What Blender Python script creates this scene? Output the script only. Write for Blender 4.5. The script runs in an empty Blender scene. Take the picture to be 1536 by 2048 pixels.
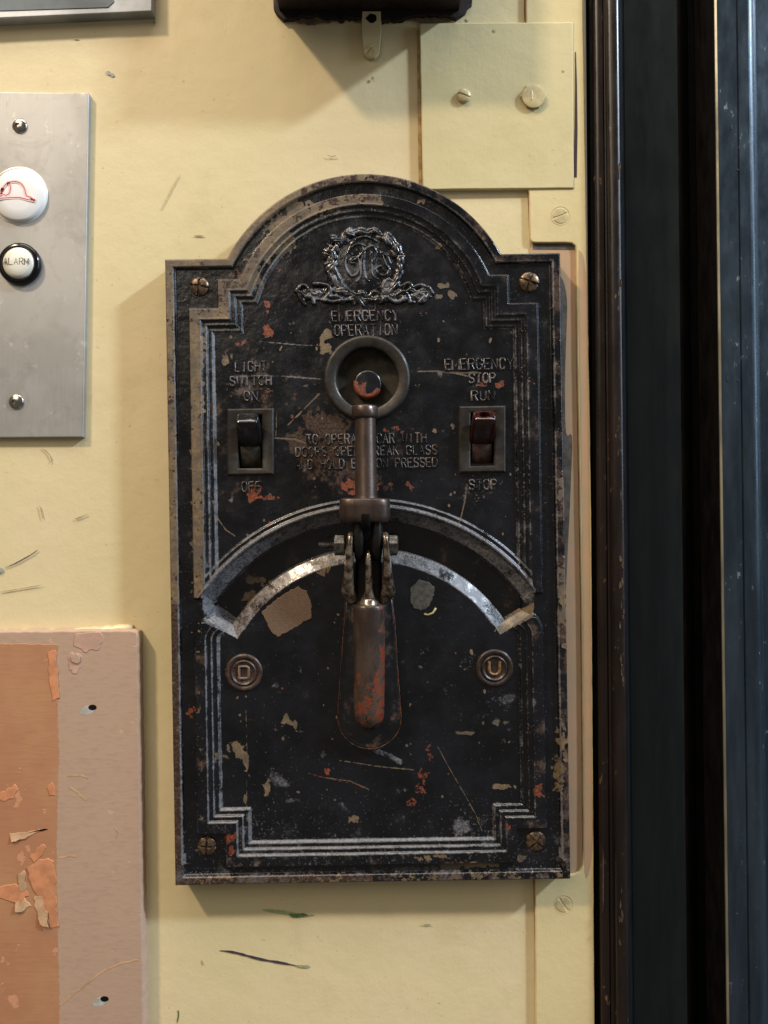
import bpy, math, random
import numpy as np
from mathutils import Vector
rnd = random.Random(7); RS = np.random.RandomState(11)

# ---------------------------------------------------------------- scale: one unit of drawing = 0.25 mm, wall plane at y = 0
S = 0.00025
D = 1600.0                       # camera distance in drawing units (0.4 m)
CX, CY = 768.0, 1024.0
sc = bpy.context.scene
COL = sc.collection

# ---------------------------------------------------------------- camera
cd = bpy.data.cameras.new('camera'); cam = bpy.data.objects.new('camera', cd); COL.objects.link(cam)
cam.location = (0, -D*S, 0); cam.rotation_euler = (math.pi/2, 0, 0)
cd.sensor_fit = 'VERTICAL'; cd.sensor_height = 24; cd.lens = 24*(D/2048.0)
cd.clip_start = 0.01; cd.clip_end = 50
sc.camera = cam

# ---------------------------------------------------------------- world and lamps
w = bpy.data.worlds.new('World'); sc.world = w; w.use_nodes = True
bg = w.node_tree.nodes['Background']; bg.inputs[0].default_value = (0.96, 0.85, 0.72, 1); bg.inputs[1].default_value = 0.155

def P(px, py, h):
    """point at height h above the wall seen at (px,py)"""
    k = (D-h)/D
    return Vector(((px-CX)*k*S, -h*S, -(py-CY)*k*S))

def lamp(name, px, py, h, energy, color, sx, sy, target=(740, 1000)):
    l = bpy.data.lights.new(name, 'AREA'); l.energy = energy; l.color = color
    l.shape = 'RECTANGLE'; l.size = sx; l.size_y = sy
    o = bpy.data.objects.new(name, l); COL.objects.link(o)
    loc = Vector(((px-CX)*S, -h*S, -(py-CY)*S)); o.location = loc
    t = Vector(((target[0]-CX)*S, 0, -(target[1]-CY)*S))
    o.rotation_euler = (t-loc).to_track_quat('-Z', 'Y').to_euler()
    return o
lamp('ceiling_lamp_right', 9300, -5800, 4000, 92, (0.70, 0.84, 1.0), 0.22, 0.13)
lamp('ceiling_lamp_left', -4300, -6000, 4500, 46, (1.0, 0.80, 0.58), 0.20, 0.12)
lamp('overhead_fill', 700, -5200, 2300, 13, (1.0, 0.94, 0.84), 1.3, 0.35)  # added unseen fill lamp; gives up-facing edges their highlights
lamp('doorway_light', 8200, -1600, 2300, 15, (0.62, 0.80, 1.0), 0.4, 1.3)
lamp('cab_fill', -2600, -3600, 6000, 9, (1.0, 0.88, 0.70), 1.0, 1.0)

sc.view_settings.view_transform = 'Standard'; sc.view_settings.look = 'None'
sc.view_settings.exposure = -0.06; sc.view_settings.gamma = 1

# ================================================================ materials
def lin(r, g, b):
    f = lambda c: ((c/255+0.055)/1.055)**2.4 if c > 10 else c/255/12.92
    return (f(r), f(g), f(b), 1)
def feat(px): return 1.0/(px*S)

class NT:
    def __init__(s, name):
        s.m = bpy.data.materials.new(name); s.m.use_nodes = True
        s.t = s.m.node_tree; s.b = s.t.nodes['Principled BSDF']; s.co = None
    def n(s, typ, **kw):
        x = s.t.nodes.new(typ)
        for k, v in kw.items(): setattr(x, k, v)
        return x
    def link(s, a, b): s.t.links.new(a, b)
    def put(s, sock, v):
        if hasattr(v, 'is_linked') or hasattr(v, 'links'): s.link(v, sock)
        elif isinstance(v, (tuple, list)): sock.default_value = v if len(v) == 4 or sock.type == 'VECTOR' else (*v, 1)
        else: sock.default_value = v
    def geo(s):
        if not s.co:
            s.co = s.n('ShaderNodeNewGeometry').outputs['Position']
        return s.co
    def noise(s, px, detail=4, rough=0.55, seed=0, stretch=None, dist=0):
        mp = s.n('ShaderNodeMapping'); s.link(s.geo(), mp.inputs[0])
        mp.inputs['Location'].default_value = (seed*1.37, seed*0.71, seed*2.1)
        f = feat(px); st = stretch or (1, 1, 1)
        mp.inputs['Scale'].default_value = (f*st[0], f*st[1], f*st[2])
        x = s.n('ShaderNodeTexNoise'); s.link(mp.outputs[0], x.inputs['Vector'])
        x.inputs['Scale'].default_value = 1; x.inputs['Detail'].default_value = detail
        x.inputs['Roughness'].default_value = rough; x.inputs['Distortion'].default_value = dist
        return x.outputs[0]
    def math(s, op, a, b=0.0, c=0.0, clamp=False):
        x = s.n('ShaderNodeMath', operation=op); x.use_clamp = clamp
        s.put(x.inputs[0], a); s.put(x.inputs[1], b)
        if op == 'MULTIPLY_ADD': s.put(x.inputs[2], c)
        return x.outputs[0]
    def ramp(s, v, a, b, lo=0.0, hi=1.0):
        x = s.n('ShaderNodeMapRange'); x.interpolation_type = 'SMOOTHSTEP'
        s.put(x.inputs[0], v); s.put(x.inputs[1], a); s.put(x.inputs[2], b)
        s.put(x.inputs[3], lo); s.put(x.inputs[4], hi); return x.outputs[0]
    def mix(s, f, a, b):
        x = s.n('ShaderNodeMix', data_type='RGBA'); s.put(x.inputs[0], f)
        s.put(x.inputs[6], a); s.put(x.inputs[7], b); return x.outputs[2]
    def attr(s, name):
        x = s.n('ShaderNodeAttribute'); x.attribute_name = name; return x
    def bump(s, v, strength=0.3, dist_px=1.0, prev=None):
        x = s.n('ShaderNodeBump'); x.inputs['Strength'].default_value = strength
        x.inputs['Distance'].default_value = dist_px*S; s.link(v, x.inputs['Height'])
        if prev: s.link(prev, x.inputs['Normal'])
        return x.outputs[0]
    def out(s, color=None, rough=None, metal=None, normal=None, spec=None, coat=None):
        b = s.b
        if color is not None: s.put(b.inputs['Base Color'], color)
        if rough is not None: s.put(b.inputs['Roughness'], rough)
        if metal is not None: s.put(b.inputs['Metallic'], metal)
        if normal is not None: s.put(b.inputs['Normal'], normal)
        if spec is not None: s.put(b.inputs['Specular IOR Level'], spec)
        if coat is not None: s.put(b.inputs['Coat Weight'], coat); b.inputs['Coat Roughness'].default_value = 0.15
        return s.m

def mat_wall(name, base=(212, 195, 155), alt=(207, 192, 149), warm=(210, 187, 147), seed=0):
    t = NT(name)
    n1 = t.noise(420, 3, 0.5, seed); n2 = t.noise(60, 5, 0.6, seed+3); n3 = t.noise(7, 3, 0.6, seed+5)
    c = t.mix(t.ramp(n1, .35, .65), lin(*base), lin(*alt))
    c = t.mix(t.ramp(n2, .5, .8, 0, .35), c, lin(*warm))
    # tiny dirt specks and faint scuffs
    sp = t.ramp(t.noise(9, 2, .5, seed+8), .70, .76, 0, .35)
    sp = t.math('MULTIPLY', sp, t.ramp(t.noise(120, 2, .5, seed+9), .45, .6))
    c = t.mix(sp, c, lin(120, 105, 70))
    sc_ = t.ramp(t.noise(40, 6, .75, seed+12, stretch=(1, 1, .25), dist=1.5), .66, .74, 0, .16)
    c = t.mix(sc_, c, lin(150, 135, 95))
    gr = t.math('MULTIPLY', t.ramp(t.noise(230, 5, .7, seed+15), .52, .72, 0, .30), t.ramp(n3, .3, .6, .5, 1))
    c = t.mix(gr, c, lin(176, 158, 112))
    hr = t.ramp(t.noise(14, 4, .7, seed+18, stretch=(.35, 1, 3.0), dist=2.0), .70, .75, 0, .22)
    hr = t.math('MULTIPLY', hr, t.ramp(t.noise(160, 3, .5, seed+21), .5, .6))
    c = t.mix(hr, c, lin(140, 126, 88))
    br = t.noise(5, 4, .6, seed+25, stretch=(1, 1, .12))
    bmp = t.bump(n3, .10, 1.2); bmp = t.bump(n2, .38, 4, bmp); bmp = t.bump(br, .16, 1.0, bmp)
    return t.out(c, t.ramp(n2, .3, .7, .42, .56), 0, bmp, .35)
M_wall = mat_wall('cream_paint')
M_wall2 = mat_wall('cream_paint_strip', (209, 192, 146), (205, 189, 141), (208, 178, 132), 4)
M_cover = mat_wall('cream_paint_cover', (203, 188, 145), (198, 185, 141), (202, 183, 140), 9)  # wall cream dimmed: shade on cover and tab put into the colour

def mat_plain(name, col, rough=.5, metal=0.0, var=.25, px=12, bump=.15, spec=.5, dark=None, seed=0, coat=None):
    t = NT(name); n = t.noise(px, 5, .6, seed)
    dk = dark or tuple(int(c*(1-var)) for c in col)
    c = t.mix(t.ramp(n, .35, .65), lin(*col), lin(*dk))
    n2 = t.noise(px*.3, 3, .6, seed+1)
    return t.out(c, t.ramp(n, .3, .7, rough*.85, min(1, rough*1.2)), metal, t.bump(n2, bump, 1.0), spec, coat)

def mat_enamel(name, use_attr=True, base_wear=0.2, brown=0.0, seed=0, rough=.21, dust=.15):
    """old black stove enamel: chips to tan primer, red lead, brown film, pale dust with painted ridge glints"""
    t = NT(name)
    if use_attr:
        a = t.attr('wear_glint'); sp = t.n('ShaderNodeSeparateColor'); t.link(a.outputs['Color'], sp.inputs[0])
        R, G, B, A = sp.outputs[0], sp.outputs[1], sp.outputs[2], a.outputs['Alpha']
    else: R, G, B, A = base_wear, 0.12, brown, dust
    nb = t.noise(34, 6, .62, seed); ns = t.noise(13, 5, .62, seed+2); nf = t.noise(4.5, 3, .6, seed+4); nv = t.noise(90, 4, .6, seed+6)
    c = t.mix(t.ramp(nv, .35, .65), lin(6, 7, 12), lin(16, 17, 23))
    # brown worn-through film
    mb = t.ramp(t.math('ADD', t.math('MULTIPLY', t.math('SUBTRACT', B, .5), .75), nb), .46, .60)
    c = t.mix(t.math('MULTIPLY', mb, .8), c, t.mix(t.ramp(nf, .4, .6), lin(52, 38, 32), lin(82, 64, 52)))
    # fine grey speckle
    m = t.ramp(t.math('ADD', nf, t.math('MULTIPLY', t.math('SUBTRACT', A, .5), .34)), .575, .645)
    m = t.math('MULTIPLY', m, t.ramp(ns, .42, .58))
    c = t.mix(t.math('MULTIPLY', m, .55), c, lin(108, 104, 100))
    # cloudy dust bloom; also carries the painted ridge highlights
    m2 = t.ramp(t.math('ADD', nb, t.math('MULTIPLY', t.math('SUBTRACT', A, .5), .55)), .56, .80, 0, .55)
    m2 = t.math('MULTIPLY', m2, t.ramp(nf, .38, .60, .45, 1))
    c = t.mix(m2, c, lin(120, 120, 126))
    # tan primer chips
    v = t.math('ADD', t.math('MULTIPLY', t.math('SUBTRACT', R, .5), .8), t.math('ADD', t.math('MULTIPLY', ns, .7), t.math('MULTIPLY', nf, .3)))
    mt = t.ramp(v, .495, .525)
    tan = t.mix(t.ramp(nb, .4, .6), lin(118, 100, 74), lin(86, 74, 60))
    tan = t.mix(t.ramp(nf, .35, .6, 0, .5), tan, lin(72, 58, 46))
    c = t.mix(mt, c, tan)
    v2 = t.math('ADD', t.math('MULTIPLY', t.math('SUBTRACT', G, .5), .8), t.math('ADD', t.math('MULTIPLY', ns, .6), t.math('MULTIPLY', nf, .4)))
    mo = t.ramp(v2, .50, .53)
    c = t.mix(mo, c, t.mix(t.ramp(nf, .4, .6), lin(134, 60, 30), lin(78, 42, 28)))
    chip = t.math('MAXIMUM', mt, mo)
    hgt = t.math('SUBTRACT', t.math('MULTIPLY', nf, .5), t.math('MULTIPLY', chip, .55))
    bm = t.bump(hgt, .36, 1.2); bm = t.bump(ns, .28, 1.8, bm)
    r = t.math('ADD', t.ramp(nb, .3, .7, rough-.05, rough+.14), t.math('MULTIPLY', chip, .25), clamp=True)
    r = t.math('ADD', r, t.math('MULTIPLY', m2, .4), clamp=True)
    return t.out(c, r, 0, bm, .62)
M_enamel = mat_enamel('black_enamel')
M_enamel2 = mat_enamel('black_enamel_fittings', False, .26, .45, 5, .3)
M_letter = mat_enamel('black_enamel_letters', False, .30, .55, 9, .28, dust=.66)

def mat_bronze(name, orange_from=None, seed=0):
    t = NT(name); nb = t.noise(30, 5, .6, seed, stretch=(1, 1, .4)); nf = t.noise(5, 4, .6, seed+3)
    c = t.mix(t.ramp(nb, .35, .65), lin(92, 78, 70), lin(64, 52, 47))
    c = t.mix(t.ramp(nf, .58, .7, 0, .5), c, lin(40, 32, 30))
    metal = .7; chipn = None
    if orange_from:
        y0, y1 = orange_from
        sep = t.n('ShaderNodeSeparateXYZ'); t.link(t.geo(), sep.inputs[0])
        zz = sep.outputs[2]
        g = t.ramp(zz, -(y0-CY)*S, -(y1-CY)*S, 0, .245)
        gx = t.ramp(sep.outputs[0], (745-CX)*S, (765-CX)*S, 0, .19)
        m = t.ramp(t.math('ADD', t.math('ADD', g, gx), t.noise(22, 5, .65, seed+7)), .72, .76)
        c = t.mix(m, c, t.mix(t.ramp(t.noise(14, 4, .6, 31), .42, .56), lin(116, 50, 30), lin(78, 58, 46)))
        g2 = t.ramp(zz, -(1330-CY)*S, -(1450-CY)*S, 0, .2)
        m3 = t.ramp(t.math('ADD', g2, t.noise(11, 5, .65, 44)), .70, .74)
        c = t.mix(m3, c, lin(38, 34, 34))
        metal = t.math('MULTIPLY_ADD', m, -.5, .55)
    bm = t.bump(nf, .2, 1.0)
    return t.out(c, t.ramp(nb, .3, .7, .3, .42), metal, bm, .5)
M_bronze = mat_bronze('worn_bronze'); M_grip = mat_bronze('worn_bronze_grip', (1270, 1390), 3)
M_steelworn = mat_plain('worn_nickel', (168, 154, 136), .26, .75, .55, 14, .35, dark=(62, 48, 38), seed=2)
M_bolt = mat_plain('zinc_bolt', (120, 116, 110), .35, .85, .4, 7, .25, seed=6)
M_dark = mat_plain('blackened_steel', (26, 24, 22), .45, .3, .4, 9, .3)
M_black = mat_plain('deep_black', (9, 8, 8), .7, 0, .3, 9, .1, .2)
M_bezel = mat_plain('grey_bezel', (62, 58, 54), .42, .45, .45, 16, .3, dark=(42, 37, 32), seed=8)
M_togb = mat_plain('black_bakelite', (22, 22, 24), .14, 0, .2, 9, .05, .6)
M_drumg = mat_plain('olive_bakelite', (62, 60, 50), .45, 0, .35, 10, .2, .4)
M_togr = mat_plain('dark_red_bakelite', (46, 10, 11), .14, 0, .25, 9, .05, .6)
M_drumr = mat_plain('brown_bakelite', (72, 52, 46), .35, 0, .35, 10, .2, .5)
M_cup = mat_plain('olive_recess', (62, 56, 43), .5, .1, .35, 20, .2, .4)
M_knob = mat_enamel('button_enamel', True, seed=14)
M_screwb = mat_plain('brassy_screw', (118, 98, 76), .34, .6, .5, 9, .4, dark=(52, 38, 28), seed=3)
M_creamscrew = mat_plain('cream_screw', (200, 182, 135), .4, 0, .12, 14, .1)
M_nickel = mat_plain('nickel_screw', (205, 200, 190), .18, 1, .2, 10, .1)
M_brass = mat_plain('letter_brass', (150, 112, 72), .45, .3, .35, 6, .2)
M_edgebrown = mat_plain("bared_brown_edge", (112, 68, 46), .4, .2, .5, 9, .3, dark=(38, 28, 24))
M_rust = mat_plain('rust_seam', (150, 92, 48), .7, 0, .4, 16, .2, dark=(100, 50, 26))
M_seam = mat_plain('seam_shadowed_paint', (176, 150, 98), .6, 0, .25, 16, .2)
M_maroon = mat_plain('maroon_gap', (44, 12, 10), .6, 0, .3, 12, .1)
M_pink = mat_plain('pink_old_paint', (184, 148, 118), .5, 0, .22, 60, .12, .3, dark=(172, 146, 116), seed=3)
M_greypaint = mat_plain('grey_residue', (104, 96, 86), .55, 0, .3, 25, .2, .3)
M_white = mat_plain('white_plastic', (232, 230, 228), .25, 0, .03, 60, .02)
M_milky = mat_plain('milky_plastic', (226, 222, 208), .16, 0, .05, 60, .02, coat=.5)
M_ring = mat_plain('black_ring', (18, 18, 20), .16, .2, .2, 20, .05)
M_ink = mat_plain('dark_print', (70, 68, 62), .4, 0, .1, 6, .02)
M_red = mat_plain('red_print', (205, 50, 40), .4, 0, .15, 6, .02)
M_pinkglow = mat_plain('pink_glow_paint', (238, 208, 207), .3, 0, .05, 20, .02)  # pale pink painted for the glow round the red outline

def mat_steel():
    t = NT('brushed_steel')
    n1 = t.noise(150, 3, .5, 2); n2 = t.noise(2.2, 3, .6, 3, stretch=(1, 1, .04)); n3 = t.noise(26, 4, .6, 7)
    c = t.mix(t.ramp(n1, .35, .65), lin(170, 169, 167), lin(154, 153, 150))
    c = t.mix(t.ramp(n3, .62, .72, 0, .3), c, lin(215, 212, 205)); c = t.mix(t.ramp(t.noise(70, 5, .7, 19, dist=1.2), .52, .66, 0, .22), c, lin(120, 116, 108))
    return t.out(c, t.ramp(n2, .3, .7, .46, .56), .6, t.bump(n2, .10, .6), .5)
M_steel = mat_steel()
M_greysteel = mat_plain('grey_steel_panel', (172, 174, 178), .35, .4, .35, 160, .05, dark=(130, 134, 138))

def mat_board(name, c1, c2, c3, seed, grain):
    t = NT(name)
    n1 = t.noise(120, 4, .6, seed); n2 = t.noise(10, 5, .6, seed+2, stretch=grain); n3 = t.noise(5, 3, .6, seed+3)
    c = t.mix(t.ramp(n1, .3, .7), lin(*c1), lin(*c2))
    c = t.mix(t.ramp(n2, .45, .75, 0, .35), c, lin(*[int(v*.86) for v in c1]))
    m = t.ramp(t.math('ADD', t.math('MULTIPLY', n1, .45), t.math('MULTIPLY', t.noise(34, 6, .65, seed+5), .55)), .60, .62)
    c = t.mix(m, c, lin(*c3))
    h = t.math('ADD', t.math('MULTIPLY', n2, .5), t.math('MULTIPLY', m, -.5))
    return t.out(c, .58, 0, t.bump(h, .3, 2.0), .3)
M_board = mat_board('taupe_painted_board', (174, 145, 125), (176, 148, 126), (190, 154, 132), 3, (.5, 1, 1.4))
M_orange = mat_board('orange_tan_sheet', (176, 130, 94), (168, 118, 88), (194, 140, 106), 8, (.22, 1, 1.6))
M_flake = mat_plain('salmon_flake', (204, 138, 98), .5, 0, .12, 22, .2)
M_flakeback = mat_plain('pale_flake', (196, 158, 122), .55, 0, .15, 22, .2)
M_pinkpatch = mat_plain('pink_patch', (194, 156, 136), .5, 0, .1, 22, .2)
M_bead = mat_plain('cream_bead', (208, 180, 148), .25, 0, .14, 30, .3, dark=(196, 158, 134))
M_caulk = mat_plain('cream_caulk', (212, 194, 154), .35, 0, .08, 30, .2)

def mat_frame(name, a, b, rough, seed=0, metal=.2, chips=None, spec=.5):
    t = NT(name); n = t.noise(60, 5, .6, seed, stretch=(2, 1, .25)); f = t.noise(7, 4, .6, seed+2, stretch=(1, 1, .5)); g = t.noise(26, 5, .6, seed+4, stretch=(1, 1, .4))
    c = t.mix(t.ramp(n, .35, .65), lin(*a), lin(*b))
    if chips:
        m = t.math('MULTIPLY', t.ramp(f, .60, .66), t.ramp(g, .56, .64))
        c = t.mix(m, c, lin(*chips))
    return t.out(c, t.ramp(g, .3, .7, rough*.8, rough*1.25), metal, t.bump(f, .12, 1.0), spec)
M_trim = mat_frame('brown_lacquer_trim', (34, 24, 21), (22, 17, 15), .3, 1, .1, (110, 84, 62))
M_jamb = mat_frame('slate_jamb', (44, 53, 60), (36, 45, 52), .40, 4, .4)
M_side = mat_frame('dark_brown_side', (15, 11, 10), (9, 7, 7), .5, 6, .1, spec=.25)
M_edge = mat_frame('bare_edge', (190, 186, 165), (140, 138, 124), .3, 8, .7)
M_door = mat_frame('blue_grey_door', (54, 65, 74), (40, 50, 60), .32, 11, .55, (120, 130, 132))
M_box = mat_plain('dark_box_paint', (34, 24, 22), .6, 0, .4, 20, .3, .3)
M_olive = mat_plain('olive_smear', (112, 96, 66), .6, 0, .3, 18, .2, dark=(84, 70, 60))
M_chipbrown = mat_plain('chipped_brown', (96, 78, 62), .5, .1, .3, 8, .2)
M_scratchgrey = mat_plain('grey_scratch', (74, 78, 80), .5, .2, .3, 8, .2)
M_scratchdark = mat_plain('dark_spot', (36, 42, 48), .5, .2, .3, 8, .2)
M_palehole = mat_plain('pale_countersink', (186, 184, 176), .5, .1, .15, 10, .2)
M_inkblue = mat_plain('pen_ink', (70, 62, 70), .5, 0, .2, 8, .02)
M_inkgreen = mat_plain('green_crayon', (72, 98, 52), .6, 0, .25, 6, .1)
M_inkpale = mat_plain('pale_green_smudge', (150, 160, 112), .6, 0, .12, 10, .05)
M_scuff = mat_plain('scuff_mark', (178, 162, 120), .6, 0, .2, 8, .05)
M_bluepaint = mat_plain('blue_smudge', (160, 160, 160), .6, 0, .1, 8, .05)
M_resbrown = mat_plain('adhesive_brown', (100, 80, 65), .42, 0, .35, 7, 1.0, .5, dark=(104, 84, 68))
M_resgrey = mat_plain('adhesive_grey', (88, 84, 75), .5, 0, .3, 9, .5, .4)

# ================================================================ object helpers
WL = {}
def link(o, parent=None, loc=Vector((0, 0, 0))):
    COL.objects.link(o)
    WL[o.name] = loc.copy()
    if parent is not None:
        o.parent = parent; o.location = loc - WL[parent.name]
    else: o.location = loc
    return o
def thing(name, loc, label, cat, group=None, kind=None):
    o = bpy.data.objects.new(name, None); o.empty_display_size = .01; link(o, None, loc)
    o['label'] = label; o['category'] = cat
    if group: o['group'] = group
    if kind: o['kind'] = kind
    return o
def tag(o, label, cat=None, kind=None):
    o['label'] = label
    if cat: o['category'] = cat
    if kind: o['kind'] = kind
    return o
def obj(name, V, F, mat, parent=None, smooth=False, loc=None, angle=None):
    V = [Vector(v) for v in V]
    if loc is None:
        lo = Vector([min(v[i] for v in V) for i in range(3)]); hi = Vector([max(v[i] for v in V) for i in range(3)])
        loc = (lo+hi)/2; loc.y = hi.y
    me = bpy.data.meshes.new(name); me.from_pydata([v-loc for v in V], [], F); me.update()
    mats = mat if isinstance(mat, (list, tuple)) else [mat]
    for m in mats: me.materials.append(m)
    o = bpy.data.objects.new(name, me); link(o, parent, loc)
    import bmesh
    b = bmesh.new(); b.from_mesh(me); bmesh.ops.recalc_face_normals(b, faces=b.faces); b.to_mesh(me); b.free()
    if smooth:
        me.shade_smooth()
        if angle: me.set_sharp_from_angle(angle=math.radians(angle))
    return o
class MB:
    def __init__(s): s.V = []; s.F = []; s.mi = []
    def add(s, V, F, mi=0):
        n = len(s.V); s.V += list(V); s.F += [tuple(i+n for i in f) for f in F]; s.mi += [mi]*len(F)
    def build(s, name, mat, parent=None, **k):
        o = obj(name, s.V, s.F, mat, parent, **k)
        if any(s.mi):
            # face order is preserved by bmesh round trip
            o.data.polygons.foreach_set('material_index', s.mi)
        return o

def rings(rs, close=True, cap0=False, cap1=True):
    """rs: list of equal-length point loops"""
    V = [p for r in rs for p in r]; n = len(rs[0]); F = []
    for i in range(len(rs)-1):
        for j in range(n if close else n-1):
            k = (j+1) % n
            F.append((i*n+j, i*n+k, (i+1)*n+k, (i+1)*n+j))
    if cap0: F.append(tuple(range(n-1, -1, -1)))
    if cap1: F.append(tuple((len(rs)-1)*n+j for j in range(n)))
    return V, F
def inset(pts, d):
    """inward offset of a closed polygon of (x,y), mitred"""
    n = len(pts); A = sum(pts[i][0]*pts[(i+1) % n][1]-pts[(i+1) % n][0]*pts[i][1] for i in range(n))/2
    sg = 1 if A > 0 else -1; out = []
    for i in range(n):
        p0, p1, p2 = pts[i-1], pts[i], pts[(i+1) % n]
        a = Vector((p1[0]-p0[0], p1[1]-p0[1])); b = Vector((p2[0]-p1[0], p2[1]-p1[1]))
        if a.length < 1e-6: a = b.copy()
        if b.length < 1e-6: b = a.copy()
        a.normalize(); b.normalize()
        n1 = Vector((-a.y, a.x))*sg; n2 = Vector((-b.y, b.x))*sg; m = n1+n2
        if m.length < 1e-6: m = n1.copy()
        m.normalize(); c = max(.35, m.dot(n1)); out.append((p1[0]+m.x*d/c, p1[1]+m.y*d/c))
    return out
def slab(poly, h0, h1, bev=2.0, href=None, steps=3):
    """polygon in picture px at height h1, extruded from h0 to h1 with rounded edge"""
    href = h1 if href is None else href
    def ring(pp, h): return [Vector((P(x, y, href).x, -h*S, P(x, y, href).z)) for x, y in pp]
    rs = [ring(poly, h0)]
    for i in range(steps+1):
        a = i/steps*math.pi/2
        rs.append(ring(inset(poly, bev*(1-math.cos(a))), h1-bev+bev*math.sin(a)))
    rs.append(ring(inset(poly, bev+.7), h1))   # support loop keeps the face flat
    return rings(rs)
def wobble(poly, amp, step=8, seed=1, closed=True):
    r = random.Random(seed); out = []
    n = len(poly)
    for i in range(n if closed else n-1):
        a, b = poly[i], poly[(i+1) % n]; L = math.hypot(b[0]-a[0], b[1]-a[1]); m = max(1, int(L/step))
        for k in range(m):
            t = k/m; out.append((a[0]+(b[0]-a[0])*t+r.uniform(-amp, amp), a[1]+(b[1]-a[1])*t+r.uniform(-amp, amp)))
    return out
def blob(cx, cy, rx, ry, n=18, amp=.15, seed=1, rot=0):
    r = random.Random(seed); o = []
    for i in range(n):
        a = 2*math.pi*i/n; k = 1+r.uniform(-amp, amp); x = rx*math.cos(a)*k; y = ry*math.sin(a)*k
        o.append((cx+x*math.cos(rot)-y*math.sin(rot), cy+x*math.sin(rot)+y*math.cos(rot)))
    return o
def lathe(cx, cy, prof, n=48, href=None, cap1=True):
    """axis towards the viewer; prof: list of (r,h)"""
    href = prof[0][1] if href is None else href
    c = P(cx, cy, href); k = (D-href)/D*S
    rs = [[Vector((c.x+r*k*math.cos(2*math.pi*j/n), -h*S, c.z+r*k*math.sin(2*math.pi*j/n))) for j in range(n)] for r, h in prof]
    return rings(rs, cap1=cap1)
def loft(secs, n=28, ex=2.0, axis='y', href=95):
    """secs: (pos, centre, halfwidth, hcentre, halfdepth); axis y: pos = picture y, centre = picture x"""
    rs = []
    for s in secs:
        pos, c, hw, hc, hd = s[:5]; e = s[5] if len(s) > 5 else ex
        ring = []
        for j in range(n):
            a = 2*math.pi*j/n; ca, sa = math.cos(a), math.sin(a)
            x = hw*math.copysign(abs(ca)**(2/e), ca); z = hd*math.copysign(abs(sa)**(2/e), sa)
            q = P(c+x, pos, href) if axis == 'y' else P(pos, c+x, href)
            ring.append(Vector((q.x, -(hc+z)*S, q.z)))
        rs.append(ring)
    return rings(rs, cap0=True, cap1=True)
def tube(pts, r, h, href=None, n=6, flat=1.0, mbld=None):
    """half-sunk round stroke along picture points"""
    href = h if href is None else href
    k = (D-href)/D*S; Q = [P(x, y, href) for x, y in pts]
    for q in Q: q.y = -h*S
    rs = []
    for i, q in enumerate(Q):
        a = Q[max(0, i-1)]; b = Q[min(len(Q)-1, i+1)]; d = (b-a)
        if d.length < 1e-9: d = Vector((1, 0, 0))
        d.normalize(); nrm = Vector((d.z, 0, -d.x)); rr = r*k
        rs.append([q+nrm*rr*math.cos(2*math.pi*j/n)+Vector((0, -1, 0))*rr*flat*math.sin(2*math.pi*j/n) for j in range(n)])
    return rings(rs, cap0=True, cap1=True)
def smoothline(pts, sub=6):
    out = []
    n = len(pts)
    for i in range(n-1):
        p0, p1, p2, p3 = pts[max(0, i-1)], pts[i], pts[i+1], pts[min(n-1, i+2)]
        for k in range(sub):
            t = k/sub
            out.append(tuple(.5*((2*p1[a])+(-p0[a]+p2[a])*t+(2*p0[a]-5*p1[a]+4*p2[a]-p3[a])*t*t+(-p0[a]+3*p1[a]-3*p2[a]+p3[a])*t**3) for a in (0, 1)))
    out.append(pts[-1]); return out
def decal(poly, h): # thin film lying on a surface of height h
    def ring(z): return [Vector((P(x, y, h).x, -z*S, P(x, y, h).z)) for x, y in poly]
    return rings([ring(h-.3), ring(h+.3)])
def stroke_poly(pts, wds):
    L, R = [], []
    for i, (x, y) in enumerate(pts):
        a = pts[max(0, i-1)]; b = pts[min(len(pts)-1, i+1)]; dx, dy = b[0]-a[0], b[1]-a[1]; l = math.hypot(dx, dy) or 1
        wd = wds[i] if isinstance(wds, (list, tuple)) else wds
        L.append((x-dy/l*wd, y+dx/l*wd)); R.append((x+dy/l*wd, y-dx/l*wd))
    return L+R[::-1]
def disc_field(cx, cy, r, h0, f, mats, name, parent, rr=14, n=48, rot=0.0):
    """round head seen from the front, height h0+f(x,y)"""
    c = P(cx, cy, h0+4); k = (D-h0-4)/D*S; V = [Vector((c.x, -(h0+f(0, 0))*S, c.z))]; F = []
    for i in range(1, rr+1):
        q = r*(i/rr)
        for j in range(n):
            a = 2*math.pi*j/n; x, y = q*math.cos(a), q*math.sin(a)
            X, Y = x*math.cos(rot)+y*math.sin(rot), -x*math.sin(rot)+y*math.cos(rot)
            V.append(Vector((c.x+x*k, -(h0+f(X, Y))*S, c.z-y*k)))
    for j in range(n): F.append((0, 1+(j+1) % n, 1+j))
    for i in range(rr-1):
        for j in range(n):
            a = 1+i*n+j; b = 1+i*n+(j+1) % n; F.append((a, b, b+n, a+n))
    base = len(V)
    for j in range(n):
        a = 2*math.pi*j/n; V.append(Vector((c.x+r*k*math.cos(a), -(h0-4)*S, c.z-r*k*math.sin(a))))
    for j in range(n):
        a = 1+(rr-1)*n+j; b = 1+(rr-1)*n+(j+1) % n; F.append((a, b, base+(j+1) % n, base+j))
    return obj(name, V, F, mats, parent, smooth=True, angle=50)
def dome_slot(r, hh, sw, depth, cross=False, slots=True):
    def f(x, y):
        q = min(1, math.hypot(x, y)/r); z = hh*math.sqrt(max(0, 1-q*q*.92))
        if slots and (abs(x) < sw or (cross and abs(y) < sw)): z -= depth
        return z
    return f

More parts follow.
